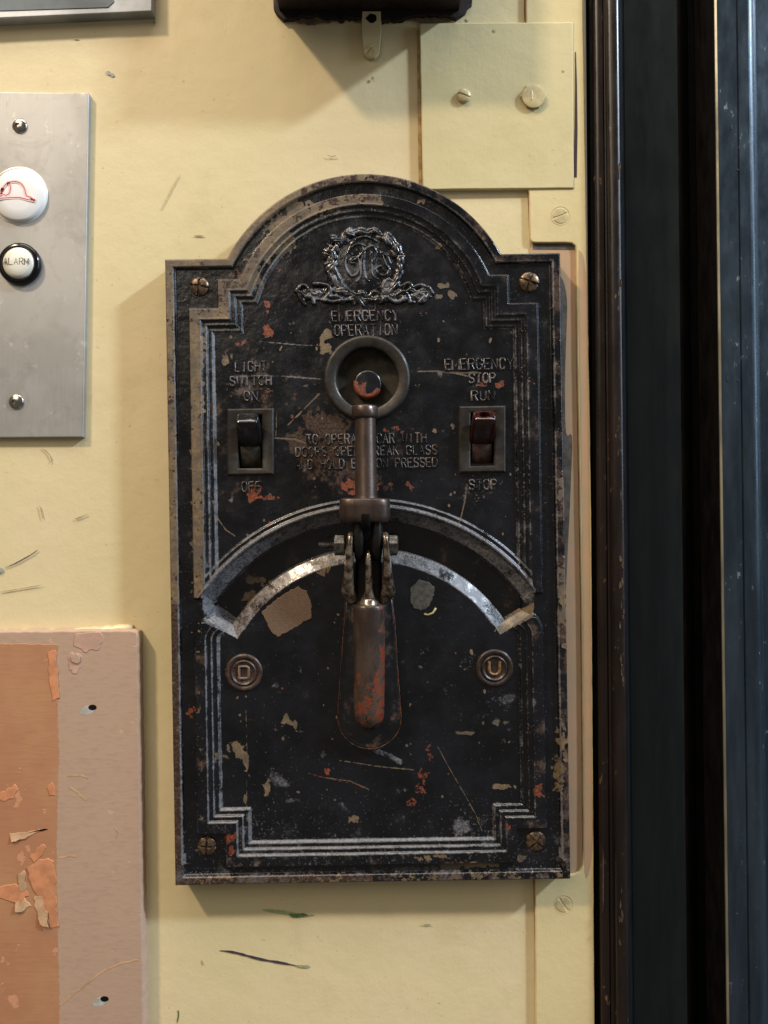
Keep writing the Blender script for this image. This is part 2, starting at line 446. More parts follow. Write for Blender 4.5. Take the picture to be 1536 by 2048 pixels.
# ---- stroke alphabet
G = {
'A': [[(0, 0), (.5, 1), (1, 0)], [(.2, .35), (.8, .35)]],
'B': [[(0, 0), (0, 1), (.7, 1), (.95, .8), (.7, .54), (0, .54)], [(.7, .54), (1, .3), (.75, 0), (0, 0)]],
'C': [[(1, .75), (.8, 1), (.2, 1), (0, .75), (0, .25), (.2, 0), (.8, 0), (1, .25)]],
'D': [[(0, 0), (0, 1), (.65, 1), (1, .75), (1, .25), (.65, 0), (0, 0)]],
'E': [[(1, 1), (0, 1), (0, 0), (1, 0)], [(0, .52), (.8, .52)]],
'F': [[(1, 1), (0, 1), (0, 0)], [(0, .52), (.8, .52)]],
'G': [[(1, .78), (.8, 1), (.2, 1), (0, .75), (0, .25), (.2, 0), (.8, 0), (1, .2), (1, .5), (.6, .5)]],
'H': [[(0, 0), (0, 1)], [(1, 0), (1, 1)], [(0, .52), (1, .52)]],
'I': [[(.5, 0), (.5, 1)]],
'K': [[(0, 0), (0, 1)], [(1, 1), (0, .42)], [(.35, .6), (1, 0)]],
'L': [[(0, 1), (0, 0), (1, 0)]],
'M': [[(0, 0), (0, 1), (.5, .3), (1, 1), (1, 0)]],
'N': [[(0, 0), (0, 1), (1, 0), (1, 1)]],
'O': [[(0, .25), (0, .75), (.25, 1), (.75, 1), (1, .75), (1, .25), (.75, 0), (.25, 0), (0, .25)]],
'P': [[(0, 0), (0, 1), (.75, 1), (1, .78), (.75, .48), (0, .48)]],
'R': [[(0, 0), (0, 1), (.75, 1), (1, .78), (.75, .5), (0, .5)], [(.5, .5), (1, 0)]],
'S': [[(1, .78), (.8, 1), (.2, 1), (0, .78), (.15, .57), (.85, .43), (1, .22), (.8, 0), (.2, 0), (0, .22)]],
'T': [[(0, 1), (1, 1)], [(.5, 1), (.5, 0)]],
'U': [[(0, 1), (0, .25), (.25, 0), (.75, 0), (1, .25), (1, 1)]],
'W': [[(0, 1), (.25, 0), (.5, .7), (.75, 0), (1, 1)]],
'Y': [[(0, 1), (.5, .5), (1, 1)], [(.5, .5), (.5, 0)]],
}
TH = math.radians(.95)
def word(txt, x0, x1, y0, y1, r, h, mat, parent, name='lettering', tilt=-.0166, flat=1.0, jit=.22):
    """raised letters between picture x0..x1, y0 (top)..y1 (bottom)"""
    n = len(txt); mb = MB(); adv = (x1-x0)/(n-.28); cw = adv*.70
    for i, ch in enumerate(txt):
        if ch == ' ': continue
        w_ = cw*(1.22 if ch in 'MW' else 1)
        for st in G[ch]:
            pts = [(x0+i*adv+(cw-w_)/2+a*w_+rnd.uniform(-jit, jit), y1-b*(y1-y0)+rnd.uniform(-jit, jit)) for a, b in st]
            pts = [(x, y+(x-(x0+x1)/2)*tilt) for x, y in pts]
            mb.add(*tube(pts, r, h, n=8, flat=flat))
    return mb.build(name, mat, parent, smooth=True, angle=60)

# ================================================================ SETTING: cream wall
def wall_sheet():
    xs = np.linspace(-500, 1178, 60); ys = np.linspace(-500, 2600, 100)
    V = []; F = []
    for y in ys:
        for x in xs:
            X = x+(max(0, (y-1024))*.0 + (y-1024)*.0098 if x > 1170 else 0)
            V.append(((X-CX)*S, -(.9*math.sin(x/170+y/410)+.7*math.sin(y/230-x/300))*S, -(y-CY)*S))
    n = len(xs)
    for j in range(len(ys)-1):
        for i in range(n-1): F.append((j*n+i, j*n+i+1, (j+1)*n+i+1, (j+1)*n+i))
    o = obj('wall', V, F, M_wall, None, smooth=True)
    tag(o, 'cream painted metal cab wall with scuffs and pen marks', kind='structure'); return o
wall = wall_sheet()
def mark(pts, wd, mat, name='pen_mark', h=2.0, label=None):
    sl = smoothline(pts, 6); n = len(sl)-1; rr = random.Random(int(pts[0][0]*7+pts[0][1]))
    ww = [max(.12, wd*min(1, (4*min(i, n-i)/n+.12))*rr.uniform(.65, 1.15)) for i in range(n+1)]
    V, F = decal(stroke_poly(sl, ww), h)
    o = obj(name, V, F, mat, wall)
    if label: o['label'] = label
    return o
mark([(440, 1901), (470, 1905), (520, 1918), (560, 1925), (592, 1931)], 2.3, M_inkblue, label='dark pen stroke below the black plate')
mark([(592, 1931), (606, 1933), (620, 1933)], 3.0, M_inkpale, 'smudge')
mark([(525, 1820), (545, 1822), (575, 1826), (600, 1830), (627, 1830)], 3.2, M_inkpale, 'smudge')
mark([(578, 1828), (588, 1831), (602, 1830), (615, 1830)], 4.0, M_inkgreen, 'crayon_mark', 2.6, label='green crayon smudge')
mark([(354, 2046), (357, 2030), (356, 2020)], 1.1, M_inkgreen, 'crayon_mark')
mark([(8, 1136), (30, 1127), (52, 1115), (66, 1107), (76, 1099)], 1.0, M_inkblue)
mark([(-6, 1144), (0, 1141), (6, 1138)], 5.0, M_bluepaint, 'smudge')
mark([(84, 896), (96, 906), (103, 920), (100, 926)], .8, M_scuff, 'scuff')
mark([(0, 1184), (24, 1180), (60, 1174), (84, 1170)], .8, M_scuff, 'scuff')
mark([(150, 1038), (156, 1036), (175, 1028)], 1.0, M_scuff, 'scuff')
mark([(79, 1010), (82, 1020), (86, 1038)], 1.0, M_scuff, 'scuff')
mark([(213, 143), (221, 148), (229, 152)], 3.6, M_bluepaint, 'smudge', label='grey fleck of bare metal')
mark([(306, 42), (311, 46)], 1.8, M_scuff, 'scuff'); mark([(148, 77), (158, 79)], 1.4, M_scuff, 'scuff')
mark([(388, 471), (398, 471), (409, 472)], 1.2, M_scuff, 'scuff')
mark([(322, 420), (333, 400), (346, 374), (360, 350)], .35, M_scuff, 'scuff')
mark([(654, 310), (664, 313), (672, 311)], .9, M_scuff, 'scuff')
mark([(845, 1848), (862, 1850)], 1.0, M_scuff, 'scuff'); mark([(404, 1920), (406, 1930)], 1.0, M_scuff, 'scuff')
mark([(743, 154), (747, 159)], 3.2, M_scuff, 'scuff')
# old pink paint bared beside the black plate (its own edge)
V, F = decal(wobble([(1060, 484), (1152, 484), (1158, 900), (1162, 1300), (1164, 1748), (1080, 1752)], 1.2, 14, 4), 1.6)
o = obj('bare_patch', V, F, M_pink, wall); o['label'] = 'pinkish old paint bared beside the black plate'
V, F = decal(smoothline([(1112, 545), (1126, 560), (1134, 600), (1133, 660), (1130, 760), (1132, 866), (1144, 872), (1142, 960), (1136, 1090), (1130, 1200), (1120, 1210), (1110, 900)], 3), 2.1)
o = obj('residue', V, F, M_greypaint, wall); o['label'] = 'grey paint residue along the right edge of the black plate'
V, F = decal([(1066, 484), (1154, 486), (1154, 500), (1066, 499)], 2.0); obj('residue', V, F, M_greypaint, wall)

# ---------------------------------------------------------------- right edge strip with its cut-out
T = lambda y: (y-1024)*.0078          # lean of the strip's outer edge
es = thing('edge_strip', P(1180, 2048, 0), 'cream steel strip down the door side of the wall, cut out round the black plate', 'trim')
def rc(x0, y0, x1, y1, r, corner): pass
poly = [(1050, -400), (1170+T(-400), -400), (1183+T(1024), 1024), (1183+T(2500)-2, 2500), (1074, 2500), (1070, 1752)]
poly += [(1138, 1750), (1150, 1748), (1160, 1742), (1165, 1730), (1167, 1700), (1166, 1500), (1163, 1200), (1158, 900), (1154, 650), (1153, 500), (1151, 491), (1144, 486), (1130, 485), (1072, 485), (1064, 484), (1060, 478), (1058, 384), (1054, 376)]
V, F = slab(wobble(poly, .35, 24, 8), 0, 8, 2.4); obj('strip', V, F, M_wall2, es, smooth=True, angle=40)
V, F = decal(stroke_poly([(1167, 1700), (1166, 1500), (1163, 1200), (1158, 900), (1154, 650), (1153, 520)], [1.5, 2.6, 2.6, 2.8, 2.2, .8]), 2.4); obj('rust_shade_line', V, F, M_rust, es)
V, F = decal(stroke_poly([(1070, 1756), (1072, 1900), (1074, 2100)], [3.2, 2.6, 2.2]), 2.2); obj('rust_shade_line', V, F, M_rust, es)
V, F = decal(stroke_poly([(1057, 386), (1059, 430), (1061, 476)], [1.6, 2.0, 2.2]), 2.2); obj('rust_shade_line', V, F, M_rust, es)
V, F = decal(stroke_poly([(1050, -10), (1051, 42)], [2.0, 2.4]), 2.2); obj('rust_shade_line', V, F, M_rust, es)
def strip_screw(x, y, rot, r=19):
    # nearly flush screw buried in paint: narrow ring groove plus a slot
    def f(X, Y):
        q = math.hypot(X, Y)
        z = 1.1*math.sqrt(max(0, 1-(q/r)**2*.9))
        if abs(X) < 1.5 and q < r-1.5: z -= 2.0
        if r-3.2 < q < r-1.2: z -= .9
        return z
    return disc_field(x, y, r, 8, f, M_creamscrew, 'screw', es, rr=19, rot=rot)
strip_screw(1122, 430, math.radians(68)); strip_screw(1128, 1811, math.radians(-36))
# orange tint where the strip's inner margin has lost its cream coat
V, F = decal(smoothline([(1158, 500), (1168, 520), (1174, 620), (1179, 1024), (1183, 1500), (1184, 1700), (1170, 1744), (1169, 1500), (1166, 1150), (1162, 880), (1158, 640), (1158, 500)], 4), 8.2)
o = obj('bare_patch', V, F, M_pink, es); o['label'] = 'pinkish margin of the strip'

# ---------------------------------------------------------------- square cover plate upper right
cv = thing('cover_plate', P(993, 378, 0), 'square cream metal cover with a small screw and a large bolt, above the black plate', 'cover plate')
V, F = slab(wobble([(839, 46), (1146, 44), (1148, 376), (846, 379)], .3, 30, 5), 0, 11, 2.0); obj('sheet', V, F, M_cover, cv, smooth=True, angle=40)
V, F = decal(stroke_poly([(1151, 104), (1152, 170), (1152, 260), (1150, 354)], [.8, 1.9, 2.9, 3.4]), 8.6); obj('gap', V, F, M_maroon, cv)
V, F = decal(stroke_poly([(836, 60), (838, 200), (841, 372)], [2.0, 3.0, 3.4]), 2.0); obj('rust_shade_line', V, F, M_seam, cv)  # shade in the cover's seam, painted as a darker cream line
V, F = decal(stroke_poly([(842, 200), (843, 280), (845, 376)], [.4, 1.0, 1.2]), 2.6); obj('rust_shade_line', V, F, M_rust, cv)
s1 = disc_field(928, 189, 13.5, 15, dome_slot(13.5, 5, 1.4, 2.4), M_creamscrew, 'screw', cv, rot=math.radians(-70))
V, F = lathe(928, 189, [(12, 10), (12, 16)], href=14); obj('shank', V, F, M_creamscrew, s1, smooth=True, angle=40)
s2 = disc_field(1068, 190, 23, 17, lambda x, y: 2.2*math.sqrt(max(0, 1-(math.hypot(x, y)/24)**2))+(1.1 if (abs(x+4) < 1.3 and abs(y) < 9) else 0), M_creamscrew, 'bolt_head', cv)
V, F = lathe(1066, 192, [(26, 10), (26, 13), (24, 14.5)], n=6, href=14); obj('bolt_flange', V, F, M_creamscrew, s2)
for x, y, r in ((933, 41, 4.2), (988, 62, 3.8), (1126, 142, 3.2)):
    V, F = lathe(x, y, [(r, 11.2), (r*.5, 11.8)], n=12); obj('drip', V, F, M_scuff, cv, smooth=True)

# ---------------------------------------------------------------- overhead dark box with ragged underside, and its tab
bx = thing('wall_box', P(740, 0, 0), 'dark box jutting out at the top edge, its underside ragged with old paint', 'box')
def box8(x0, x1, y0, y1, h0, h1, ref=0):
    c = []
    for h in (h0, h1):
        for x, y in ((x0, y0), (x1, y0), (x1, y1), (x0, y1)):
            q = P(x, y, ref); c.append(Vector((q.x, -h*S, q.z)))
    return c, [(0, 1, 2, 3), (7, 6, 5, 4), (0, 4, 5, 1), (1, 5, 6, 2), (2, 6, 7, 3), (3, 7, 4, 0)]
V, F = box8(560, 917, -700, 26, 0, 150); obj('casing', V, F, M_box, bx)
lowr = [(547, 16), (552, 26), (560, 33)]
r_ = random.Random(5)
x = 566
while x < 902:
    lowr.append((x, 37+5*math.sin(x/37.)+r_.uniform(-3.5, 2.5)+(5 if 640 < x < 690 else 0))); x += 6
lowr += [(912, 38), (924, 30), (932, 24), (936, 14), (944, 8)]
V, F = slab([(545, -30)]+lowr+[(948, -30)], 0, 9, 2.2); obj('ragged_rim', V, F, M_box, bx, smooth=True, angle=40)
lowr2 = [(x, 45+5*math.sin(x/19.)+r_.uniform(-2, 2)) for x in range(566, 905, 7)]
V, F = decal([(566, 12)]+lowr2+[(905, 12)], 2.4); obj('paint_smear', V, F, M_olive, bx)
tb = thing('hanger_tab', P(742, 115, 0), 'small cream metal tab with a slotted screw, under the dark box', 'bracket')
V, F = slab([(724, 22), (762, 22), (763, 60), (759, 104), (750, 114), (735, 114), (727, 106), (723, 60)], 0, 9.4, 1.6); obj('strap', V, F, M_cover, tb, smooth=True, angle=40)
V, F = decal(blob(743, 37, 11, 9, 14, .15, 3), 9.6); obj('hole', V, F, M_black, tb)
disc_field(740, 98, 12.5, 9.4, dome_slot(12.5, 2.4, 1.4, 2.2), M_creamscrew, 'screw', tb, rot=math.radians(40))

# ---------------------------------------------------------------- grey steel panel, top left corner
gp = thing('steel_panel', P(150, 30, 0), 'corner of a blue-grey steel panel at the very top left', 'panel')
V, F = slab([(-400, -500), (303, -500), (304, 22), (0, 36), (-400, 54)], 0, 26, 1.6, href=26); obj('sheet', V, F, M_greysteel, gp, smooth=True, angle=35)
V, F = slab([(-380, -480), (228, -480), (228, 4), (216, 15), (0, 22), (-380, 34)], 25.6, 27.2, .8); obj('window', V, F, mat_plain('smoked_window', (92, 100, 106), .12, .2, .3, 160, .02), gp)

# ---------------------------------------------------------------- brushed steel button plate
sp_ = thing('button_plate', P(80, 876, 0), 'brushed stainless steel plate with a white hat button over an alarm button', 'button panel')
V, F = slab([(-260, 181), (176, 185), (178, 187), (166, 874), (-260, 877)], 0, 13, 2.2); obj('plate', V, F, M_steel, sp_, smooth=True, angle=30)
for x, y in ((38, 250), (31, 803)):
    s = disc_field(x, y, 15, 13, lambda X, Y: 6.0*math.sqrt(max(0, 1-(math.hypot(X, Y)/15.4)**2))-(4 if math.hypot(X+3, Y) < 4.2 else 0), M_nickel, 'screw', sp_)
hb = obj('hat_button', *lathe(38, 390, [(54, 12), (54, 16), (52, 20), (49, 22), (30, 23.4), (12, 24), (.5, 24.1)], n=72, href=18), M_white, sp_, smooth=True, angle=45)
hb['label'] = 'round white button printed with a red fire helmet outline'
V, F = lathe(38, 391, [(58, 12.8), (57, 14.6), (54, 14.8)], n=72, cap1=False); obj('collar', V, F, M_milky, hb, smooth=True)
hat = [[(-14, 398), (6, 396), (30, 395), (44, 396), (56, 399), (70, 401)], [(70, 401), (60, 394), (53, 391), (49, 377), (42, 367), (32, 363), (20, 364), (14, 367)],
       [(14, 366), (20, 369), (21, 378), (17, 388), (10, 390), (4, 386), (6, 376), (14, 366)], [(6, 376), (0, 388), (-14, 394)]]
mb = MB(); mp = MB()
for st in hat:
    mb.add(*tube(smoothline(st, 5), .8, 24.5, n=6, flat=.5)); mp.add(*decal(stroke_poly(smoothline(st, 5), 3.0), 24.15))
mb.build('helmet_outline', M_red, hb); mp.build('helmet_halo', M_pinkglow, hb)
ab = obj('alarm_button', *lathe(38, 527, [(42, 12), (42, 20), (39, 24), (35, 25), (32.5, 22), (32, 16)], n=72, href=20, cap1=False), M_ring, sp_, smooth=True, angle=60)
ab['label'] = 'round milky button lettered ALARM in a black ring'
V, F = lathe(37, 526, [(32.5, 15), (32, 21), (30, 25), (25, 28), (15, 29.6), (6, 30), (.4, 30)], n=72, href=22); obj('cap', V, F, M_milky, ab, smooth=True, angle=70)
word('ALARM', 7, 57, 516, 529, .85, 29.7, M_ink, ab, 'lettering', 0, .7, .1)

# ---------------------------------------------------------------- painted board, bottom left
bd = thing('painted_board', P(140, 2048, 0), 'thick board painted taupe and orange-tan with peeling flakes, lower left', 'board')
HB = 28
V, F = slab(wobble([(-300, 1264), (262, 1260), (274, 1264), (276, 1275), (292, 2300), (-300, 2300)], .8, 9, 21), 0, HB, 4, href=HB); obj('board', V, F, M_board, bd, smooth=True, angle=50)
V, F = slab(wobble([(-300, 1285), (60, 1288), (116, 1290), (112, 1330), (118, 1500), (113, 1700), (120, 2060), (124, 2300), (-300, 2300)], 1.0, 6, 22), HB-2, HB+.9, .6, href=HB); o = obj('sheet', V, F, M_orange, bd, smooth=True, angle=50); o['label'] = 'orange-tan strip of the board'
def lump_sheet(poly, h, mat, nm, curl=0.0, ang=0.0, seed=0, lab=None, th=.7):
    poly = wobble(poly, 1.1, 4, int(h*7+poly[0][0]))
    V, F = slab(poly, h-.3, h+th, .35, steps=1)
    if curl:
        c = sum((Vector(v) for v in V), Vector())/len(V); d = Vector((math.cos(ang), 0, math.sin(ang)))
        V = [Vector(v)+Vector((0, -1, 0))*max(0, (Vector(v)-c).dot(d)/S)**1.6*curl*S for v in V]
    o = obj(nm, V, F, mat, bd, smooth=True, angle=50)
    if lab: o['label'] = lab
lump_sheet(smoothline([(150, 1268), (172, 1266), (200, 1265), (207, 1280), (200, 1290), (196, 1302), (180, 1299), (172, 1306), (160, 1296), (148, 1290), (150, 1268)], 3), HB, M_pinkpatch, 'paint_flake', lab='pink paint patch at the top of the board')
lump_sheet(blob(150, 1326, 15, 20, 26, .22, 4), HB, M_pinkpatch, 'paint_flake')
lump_sheet(blob(151, 1318, 9, 10, 12, .15, 6), HB+1.6, M_board, 'paint_flake')
lump_sheet(wobble([(96, 1305), (112, 1300), (114, 1350), (118, 1395), (104, 1405), (98, 1360)], 2, 9, 3), HB+.9, M_flake, 'paint_flake')
lump_sheet(wobble([(10, 1580), (30, 1568), (36, 1578), (26, 1598), (0, 1602), (-10, 1592)], 2, 7, 5), HB+.9, M_flake, 'paint_flake')
lump_sheet(wobble([(94, 1570), (108, 1566), (110, 1590), (98, 1592)], 2, 7, 6), HB+.9, M_flake, 'paint_flake')
lump_sheet(wobble([(56, 1738), (80, 1718), (108, 1720), (112, 1790), (116, 1852), (102, 1856), (94, 1830), (76, 1800), (62, 1770)], 3, 8, 7), HB+.9, M_flake, 'paint_flake', .003, math.pi*.9, lab='large salmon flake peeling from the orange-tan strip')
lump_sheet(wobble([(-10, 1776), (30, 1768), (52, 1772), (58, 1790), (40, 1806), (14, 1800), (-12, 1796)], 3, 8, 8), HB+.9, M_flake, 'paint_flake', .004, -1.2)
lump_sheet(wobble([(36, 1748), (50, 1740), (52, 1780), (40, 1786)], 2, 8, 9), HB+1.4, M_flakeback, 'paint_flake', .01, 2.6)
lump_sheet(wobble([(66, 1796), (82, 1792), (92, 1826), (98, 1852), (84, 1850), (74, 1830)], 2, 8, 10), HB+1.2, M_flakeback, 'paint_flake', .02, -1.4)
lump_sheet(wobble([(18, 1668), (52, 1664), (94, 1658), (60, 1672), (24, 1684)], 1.2, 8, 11), HB+.9, M_flakeback, 'paint_flake', .06, -1.5, lab='curled flake standing off the orange-tan strip')
lump_sheet(wobble([(30, 1800), (48, 1794), (62, 1812), (46, 1822), (34, 1820)], 2, 7, 12), HB+1.2, M_flakeback, 'paint_flake', .05, -2.2)
lump_sheet(wobble([(60, 1712), (86, 1690), (92, 1696), (80, 1716), (66, 1724)], 2, 7, 13), HB+.9, M_flake, 'paint_flake')
for pl in ([(136, 1552), (160, 1551), (176, 1556)], [(140, 1574), (156, 1586), (172, 1600)], [(118, 1716), (140, 1712), (152, 1714)], [(230, 1656), (236, 1664), (232, 1676)], [(122, 2010), (150, 1986), (200, 1946), (240, 1926), (276, 1920)]):
    V, F = decal(stroke_poly(wobble(pl, 1, 9, 3, False)+[pl[-1]], 1.6), HB+.1); obj('scratch', V, F, M_flakeback, bd)
for x, y in ((176, 1420), (200, 2003)):
    # drilled hole: pale countersink with a black bore off to the upper right
    V, F = lathe(x, y, [(12.5, HB-.2), (12.3, HB+.25), (9, HB+.2)], n=24, cap1=True)
    V = [Vector(((v.x-P(x, y, HB).x)*1.15+P(x, y, HB).x+(v.z-P(x, y, HB).z)*.45, v.y, (v.z-P(x, y, HB).z)*.78+P(x, y, HB).z)) for v in map(Vector, V)]
    hs = obj('countersink', V, F, M_palehole, bd, smooth=True, angle=50)
    V, F = lathe(x+7.5, y-6.5, [(7.0, HB+.3), (6.5, HB+.7)], n=18, cap1=True)
    V = [Vector(((v.x-P(x, y, HB).x)*1.2+P(x, y, HB).x, v.y, (v.z-P(x, y, HB).z)*.8+P(x, y, HB).z)) for v in map(Vector, V)]
    obj('bore', V, F, M_black, hs)
# caulk bead above the board
V, F = tube(wobble([(-300, 1270), (0, 1268), (130, 1267), (262, 1257)], 1.1, 12, 9, False)+[(266, 1258)], 9, 4, n=12, flat=.9); o = obj('caulk_bead', V, F, M_caulk, bd, smooth=True)
V, F = tube(wobble([(-300, 1279), (0, 1280), (60, 1283), (112, 1284), (120, 1282)], 1.4, 7, 10, False), 6.5, 20, n=12, flat=1.0); obj('caulk_bead', V, F, M_bead, bd, smooth=True)

# ---------------------------------------------------------------- door side: dark upright profiles
def upright(prof, mat, name, parent, mi=None):
    """prof: list of (picture x at y=1024, height, lean) ; extruded from top to bottom"""
    V = []; F = []
    ys = np.linspace(-700, 2800, 36); n = len(prof)
    for y in ys:
        for (x, h, ln) in prof:
            q = P(x+(y-1024)*ln, y, h); V.append(q)
    for j in range(len(ys)-1):
        for i in range(n-1): F.append((j*n+i, j*n+i+1, (j+1)*n+i+1, (j+1)*n+i))
    o = obj(name, V, F, mat, parent, smooth=True, angle=38); return o
fr = thing('door_frame', P(1230, 2048, 0), 'dark brown moulded door frame upright beside the cream strip', 'door frame')
a, b = .0075, .0105
upright([(1179, 2, a), (1186, -14, a), (1192, -14, a)], M_side, 'gap', fr)
def arcprof(x0, x1, h0, h1, ln, n=8, up=True):
    return [(x0+(x1-x0)*math.sin(i/n*math.pi/2) if not up else x0+(x1-x0)*(1-math.cos(i/n*math.pi/2)), h0+(h1-h0)*(math.sin(i/n*math.pi/2) if up else 1-math.cos(i/n*math.pi/2)), ln) for i in range(n+1)]
pr = [(1192, -14, a)]+arcprof(1192, 1205, 4, 18, a, 5)+[(1212, 18, a), (1215, 15, a), (1219, 16, a)]+arcprof(1219, 1236, 16, 34, b, 6)+[(1241, 35, b), (1246, 34, b), (1249, 30, b), (1250, 24, b), (1251, -60, b)]
upright(pr, M_trim, 'moulding', fr)
jb = upright([(1251, -60, b), (1258, -72, b), (1364, -81, .0105)], M_jamb, 'jamb_panel', fr)
upright([(1364, -81, .0105)]+[(1364+20*math.sin(i/8*math.pi/2), -81-45*(1-math.cos(i/8*math.pi/2)), .0105) for i in range(1, 9)]+[(1386, -150, .011), (1402, -150, .012)], M_side, 'groove', fr)
dr = thing('sliding_door', P(1490, 2048, -80), 'blue-grey metal door leaf with a bare bright edge, at the far right', 'door')
upright([(1400, -150, .0125), (1403, -80, .0125), (1440, 12, .0125)], M_side, 'return', dr)
upright([(1440, 12, .0125), (1441.5, 17, .0125), (1446, 20, .0125)], M_edge, 'bright_edge', dr)
upright([(1446, 20, .0125), (1484, 20, .0125), (1485.5, 18, .0125), (1488, 21, .0125), (1508, 21, .0125)]+arcprof(1508, 1522, 21, 8, .013, 6, False)+[(1524, -20, .013), (1640, -26, .013), (1900, -26, .013)], M_door, 'leaf', dr)

def chip(x, y, rx, ry, h, mat, par, nm='paint_chip', sd=1):
    V, F = slab(blob(x, y, rx, ry, 12, .35, sd), h-1.5, h+.25, .2, steps=1); obj(nm, V, F, mat, par)
rj = random.Random(3)
for i in range(16): chip(1243+rj.uniform(-5, 5), rj.uniform(1110, 1370), rj.uniform(.7, 2.2), rj.uniform(3, 11), 35, M_chipbrown, fr, sd=i)
for i in range(9): chip(1239+rj.uniform(-3, 4), rj.uniform(300, 1000), rj.uniform(.5, 1.3), rj.uniform(4, 12), 35, M_chipbrown, fr, sd=i+30)
for i in range(7): chip(1242+rj.uniform(-2, 4), rj.uniform(1780, 1880), rj.uniform(.5, 1.3), rj.uniform(4, 12), 35, M_chipbrown, fr, sd=i+60)
chip(1207, 1760, 1.6, 60, 19, M_chipbrown, fr, sd=91)
chip(1515, 1310, 4, 7, 19, M_flakeback, dr, sd=92); chip(1438+5, 268, 2.0, 9, 19, M_edge, dr, sd=93)
for i in range(12): chip(1512+rj.uniform(-3, 3), rj.uniform(1320, 1700), rj.uniform(1, 2.5), rj.uniform(3, 14), 20.2, M_scratchgrey, dr, sd=i+100)
for i in range(10): chip(rj.uniform(1455, 1505), rj.uniform(20, 800), rj.uniform(.8, 2.2), rj.uniform(1, 7), 20.6, M_scratchdark, dr, sd=i+130)

# ================================================================ THE BLACK CONTROL PLATE
H0 = 44.0
C0X, C0Y = 735.5, 1140.0
def uv2px(u, v): return C0X+u*math.cos(TH)+v*math.sin(TH), C0Y-u*math.sin(TH)+v*math.cos(TH)
def px2uv(x, y):
    dx, dy = x-C0X, y-C0Y
    return dx*math.cos(TH)-dy*math.sin(TH), dx*math.sin(TH)+dy*math.cos(TH)
pl = thing('control_plate', P(738, 1768, 0), 'worn black cast iron elevator control plate with arched top, two switches and a centre lever', 'control panel')

def sm(x, a, b):
    t = np.clip((x-a)/(b-a), 0, 1); return t*t*(3-2*t)
def vnoise(x, y, cell, seed=0, octv=4, pers=.5):
    tot = np.zeros_like(x); amp = 1; nrm = 0
    for o_ in range(octv):
        r = np.random.RandomState(seed+o_*17); N = 256; g = r.rand(N, N); c = cell/2**o_
        fx = (x/c) % N; fy = (y/c) % N; ix = fx.astype(int) % N; iy = fy.astype(int) % N
        tx = fx-np.floor(fx); ty = fy-np.floor(fy); tx = tx*tx*(3-2*tx); ty = ty*ty*(3-2*ty)
        ix1 = (ix+1) % N; iy1 = (iy+1) % N
        tot += amp*((g[iy, ix]*(1-tx)+g[iy, ix1]*tx)*(1-ty)+(g[iy1, ix]*(1-tx)+g[iy1, ix1]*tx)*ty)
        nrm += amp; amp *= pers
    return tot/nrm
RT = 310.0; AU, AV = 3.0, -480.0
def d_outer(u, v):
    rect = np.minimum(np.minimum(u+394, 394-u), np.minimum(v+626, 622-v))
    return np.maximum(rect, RT-np.hypot(u-AU, v-AV))
def d_upper(u, v):
    A = np.minimum(349-np.abs(u), v+528); B = np.minimum(291-np.abs(u), v+585)
    C = 271-np.hypot(u-AU, v-AV)
    C = np.where(v < -400, C, -99)
    return np.maximum(np.maximum(A, B), C)
def d_lower(u, v):
    A = np.minimum(349-np.abs(u), 521-v); B = np.minimum(292-np.abs(u), 588-v)
    au = np.abs(u); corner = 60-np.hypot(au-289, v-135)
    A = np.where((v < 135) & (au > 289), corner, A)
    return np.maximum(A, B)
def steps(d):
    lip = np.exp(-((d-24)/2.2)**2)*.7+np.exp(-((d-35)/2.2)**2)*.7+np.exp(-((d-46)/2.2)**2)*.7
    return 11.4*sm(d, -.5, 4)-3.8*sm(d, 24, 29)-3.8*sm(d, 35, 40)-3.8*sm(d, 46, 51)+lip*(d > 0)
def field(u, v):
    do = d_outer(u, v)
    h = 7.5*(1-sm(do, 14.5, 21))
    e = np.clip(do/4.0, 0, 1); h = h-4.0*(1-np.sqrt(np.clip(1-(1-e)**2, 0, 1)))
    R = np.hypot(u, v-285); ph = np.degrees(np.arctan2(np.abs(u), -(v-285)))
    dU = np.minimum(d_upper(u, v), R-378); cut = sm(52-v, -2, 3)
    dL = d_lower(u, v)
    up = np.where(ph < 75, steps(dU), 0)*cut
    low = np.where((v > 78), steps(dL), 0)
    low = np.where(v < 300, low*sm(v, 90, 100) , low)
    inner = (R < 303) & (ph < 60.2)
    h = h+np.where(inner, 0, up)+np.where(np.abs(u) > 240, low, np.where(v > 400, low, 0))
    # curved channel
    td = np.minimum(np.minimum((409-R)/27, (R-303)/26), (60-ph)*math.pi/180*R/18)
    td = np.minimum(td, (409-np.clip(ph-54, 0, 9)*5.2-R)/27)
    t = np.clip(td, 0, 1); t = np.where(ph < 90, t, 0)
    prof = .42*t+.58*sm(t, .93, 1.0)
    end_ = (t > 0)
    lipc = np.exp(-((R-411)/2.2)**2)*.8*(ph < 56)
    h = h*(1-sm(t, 0, .12))+np.where(t > 0, -36*prof, 0)+np.where(t > 0, 9*(1-sm(t, 0, .12))*0, 0)+lipc
    # gentle casting unevenness
    h = h+(vnoise(u+900, v+900, 70, 3, 3)-.5)*1.5+(vnoise(u+900, v+900, 11, 5, 3)-.5)*.55
    return h
G_ = 1.35
us = np.arange(-396, 396.1, G_); vs = np.arange(-792, 624.1, G_)
U, Vv = np.meshgrid(us, vs)
Do = d_outer(U, Vv)
inside = Do > 0
# cells with at least one inside corner
ci = inside[:-1, :-1] | inside[1:, :-1] | inside[:-1, 1:] | inside[1:, 1:]
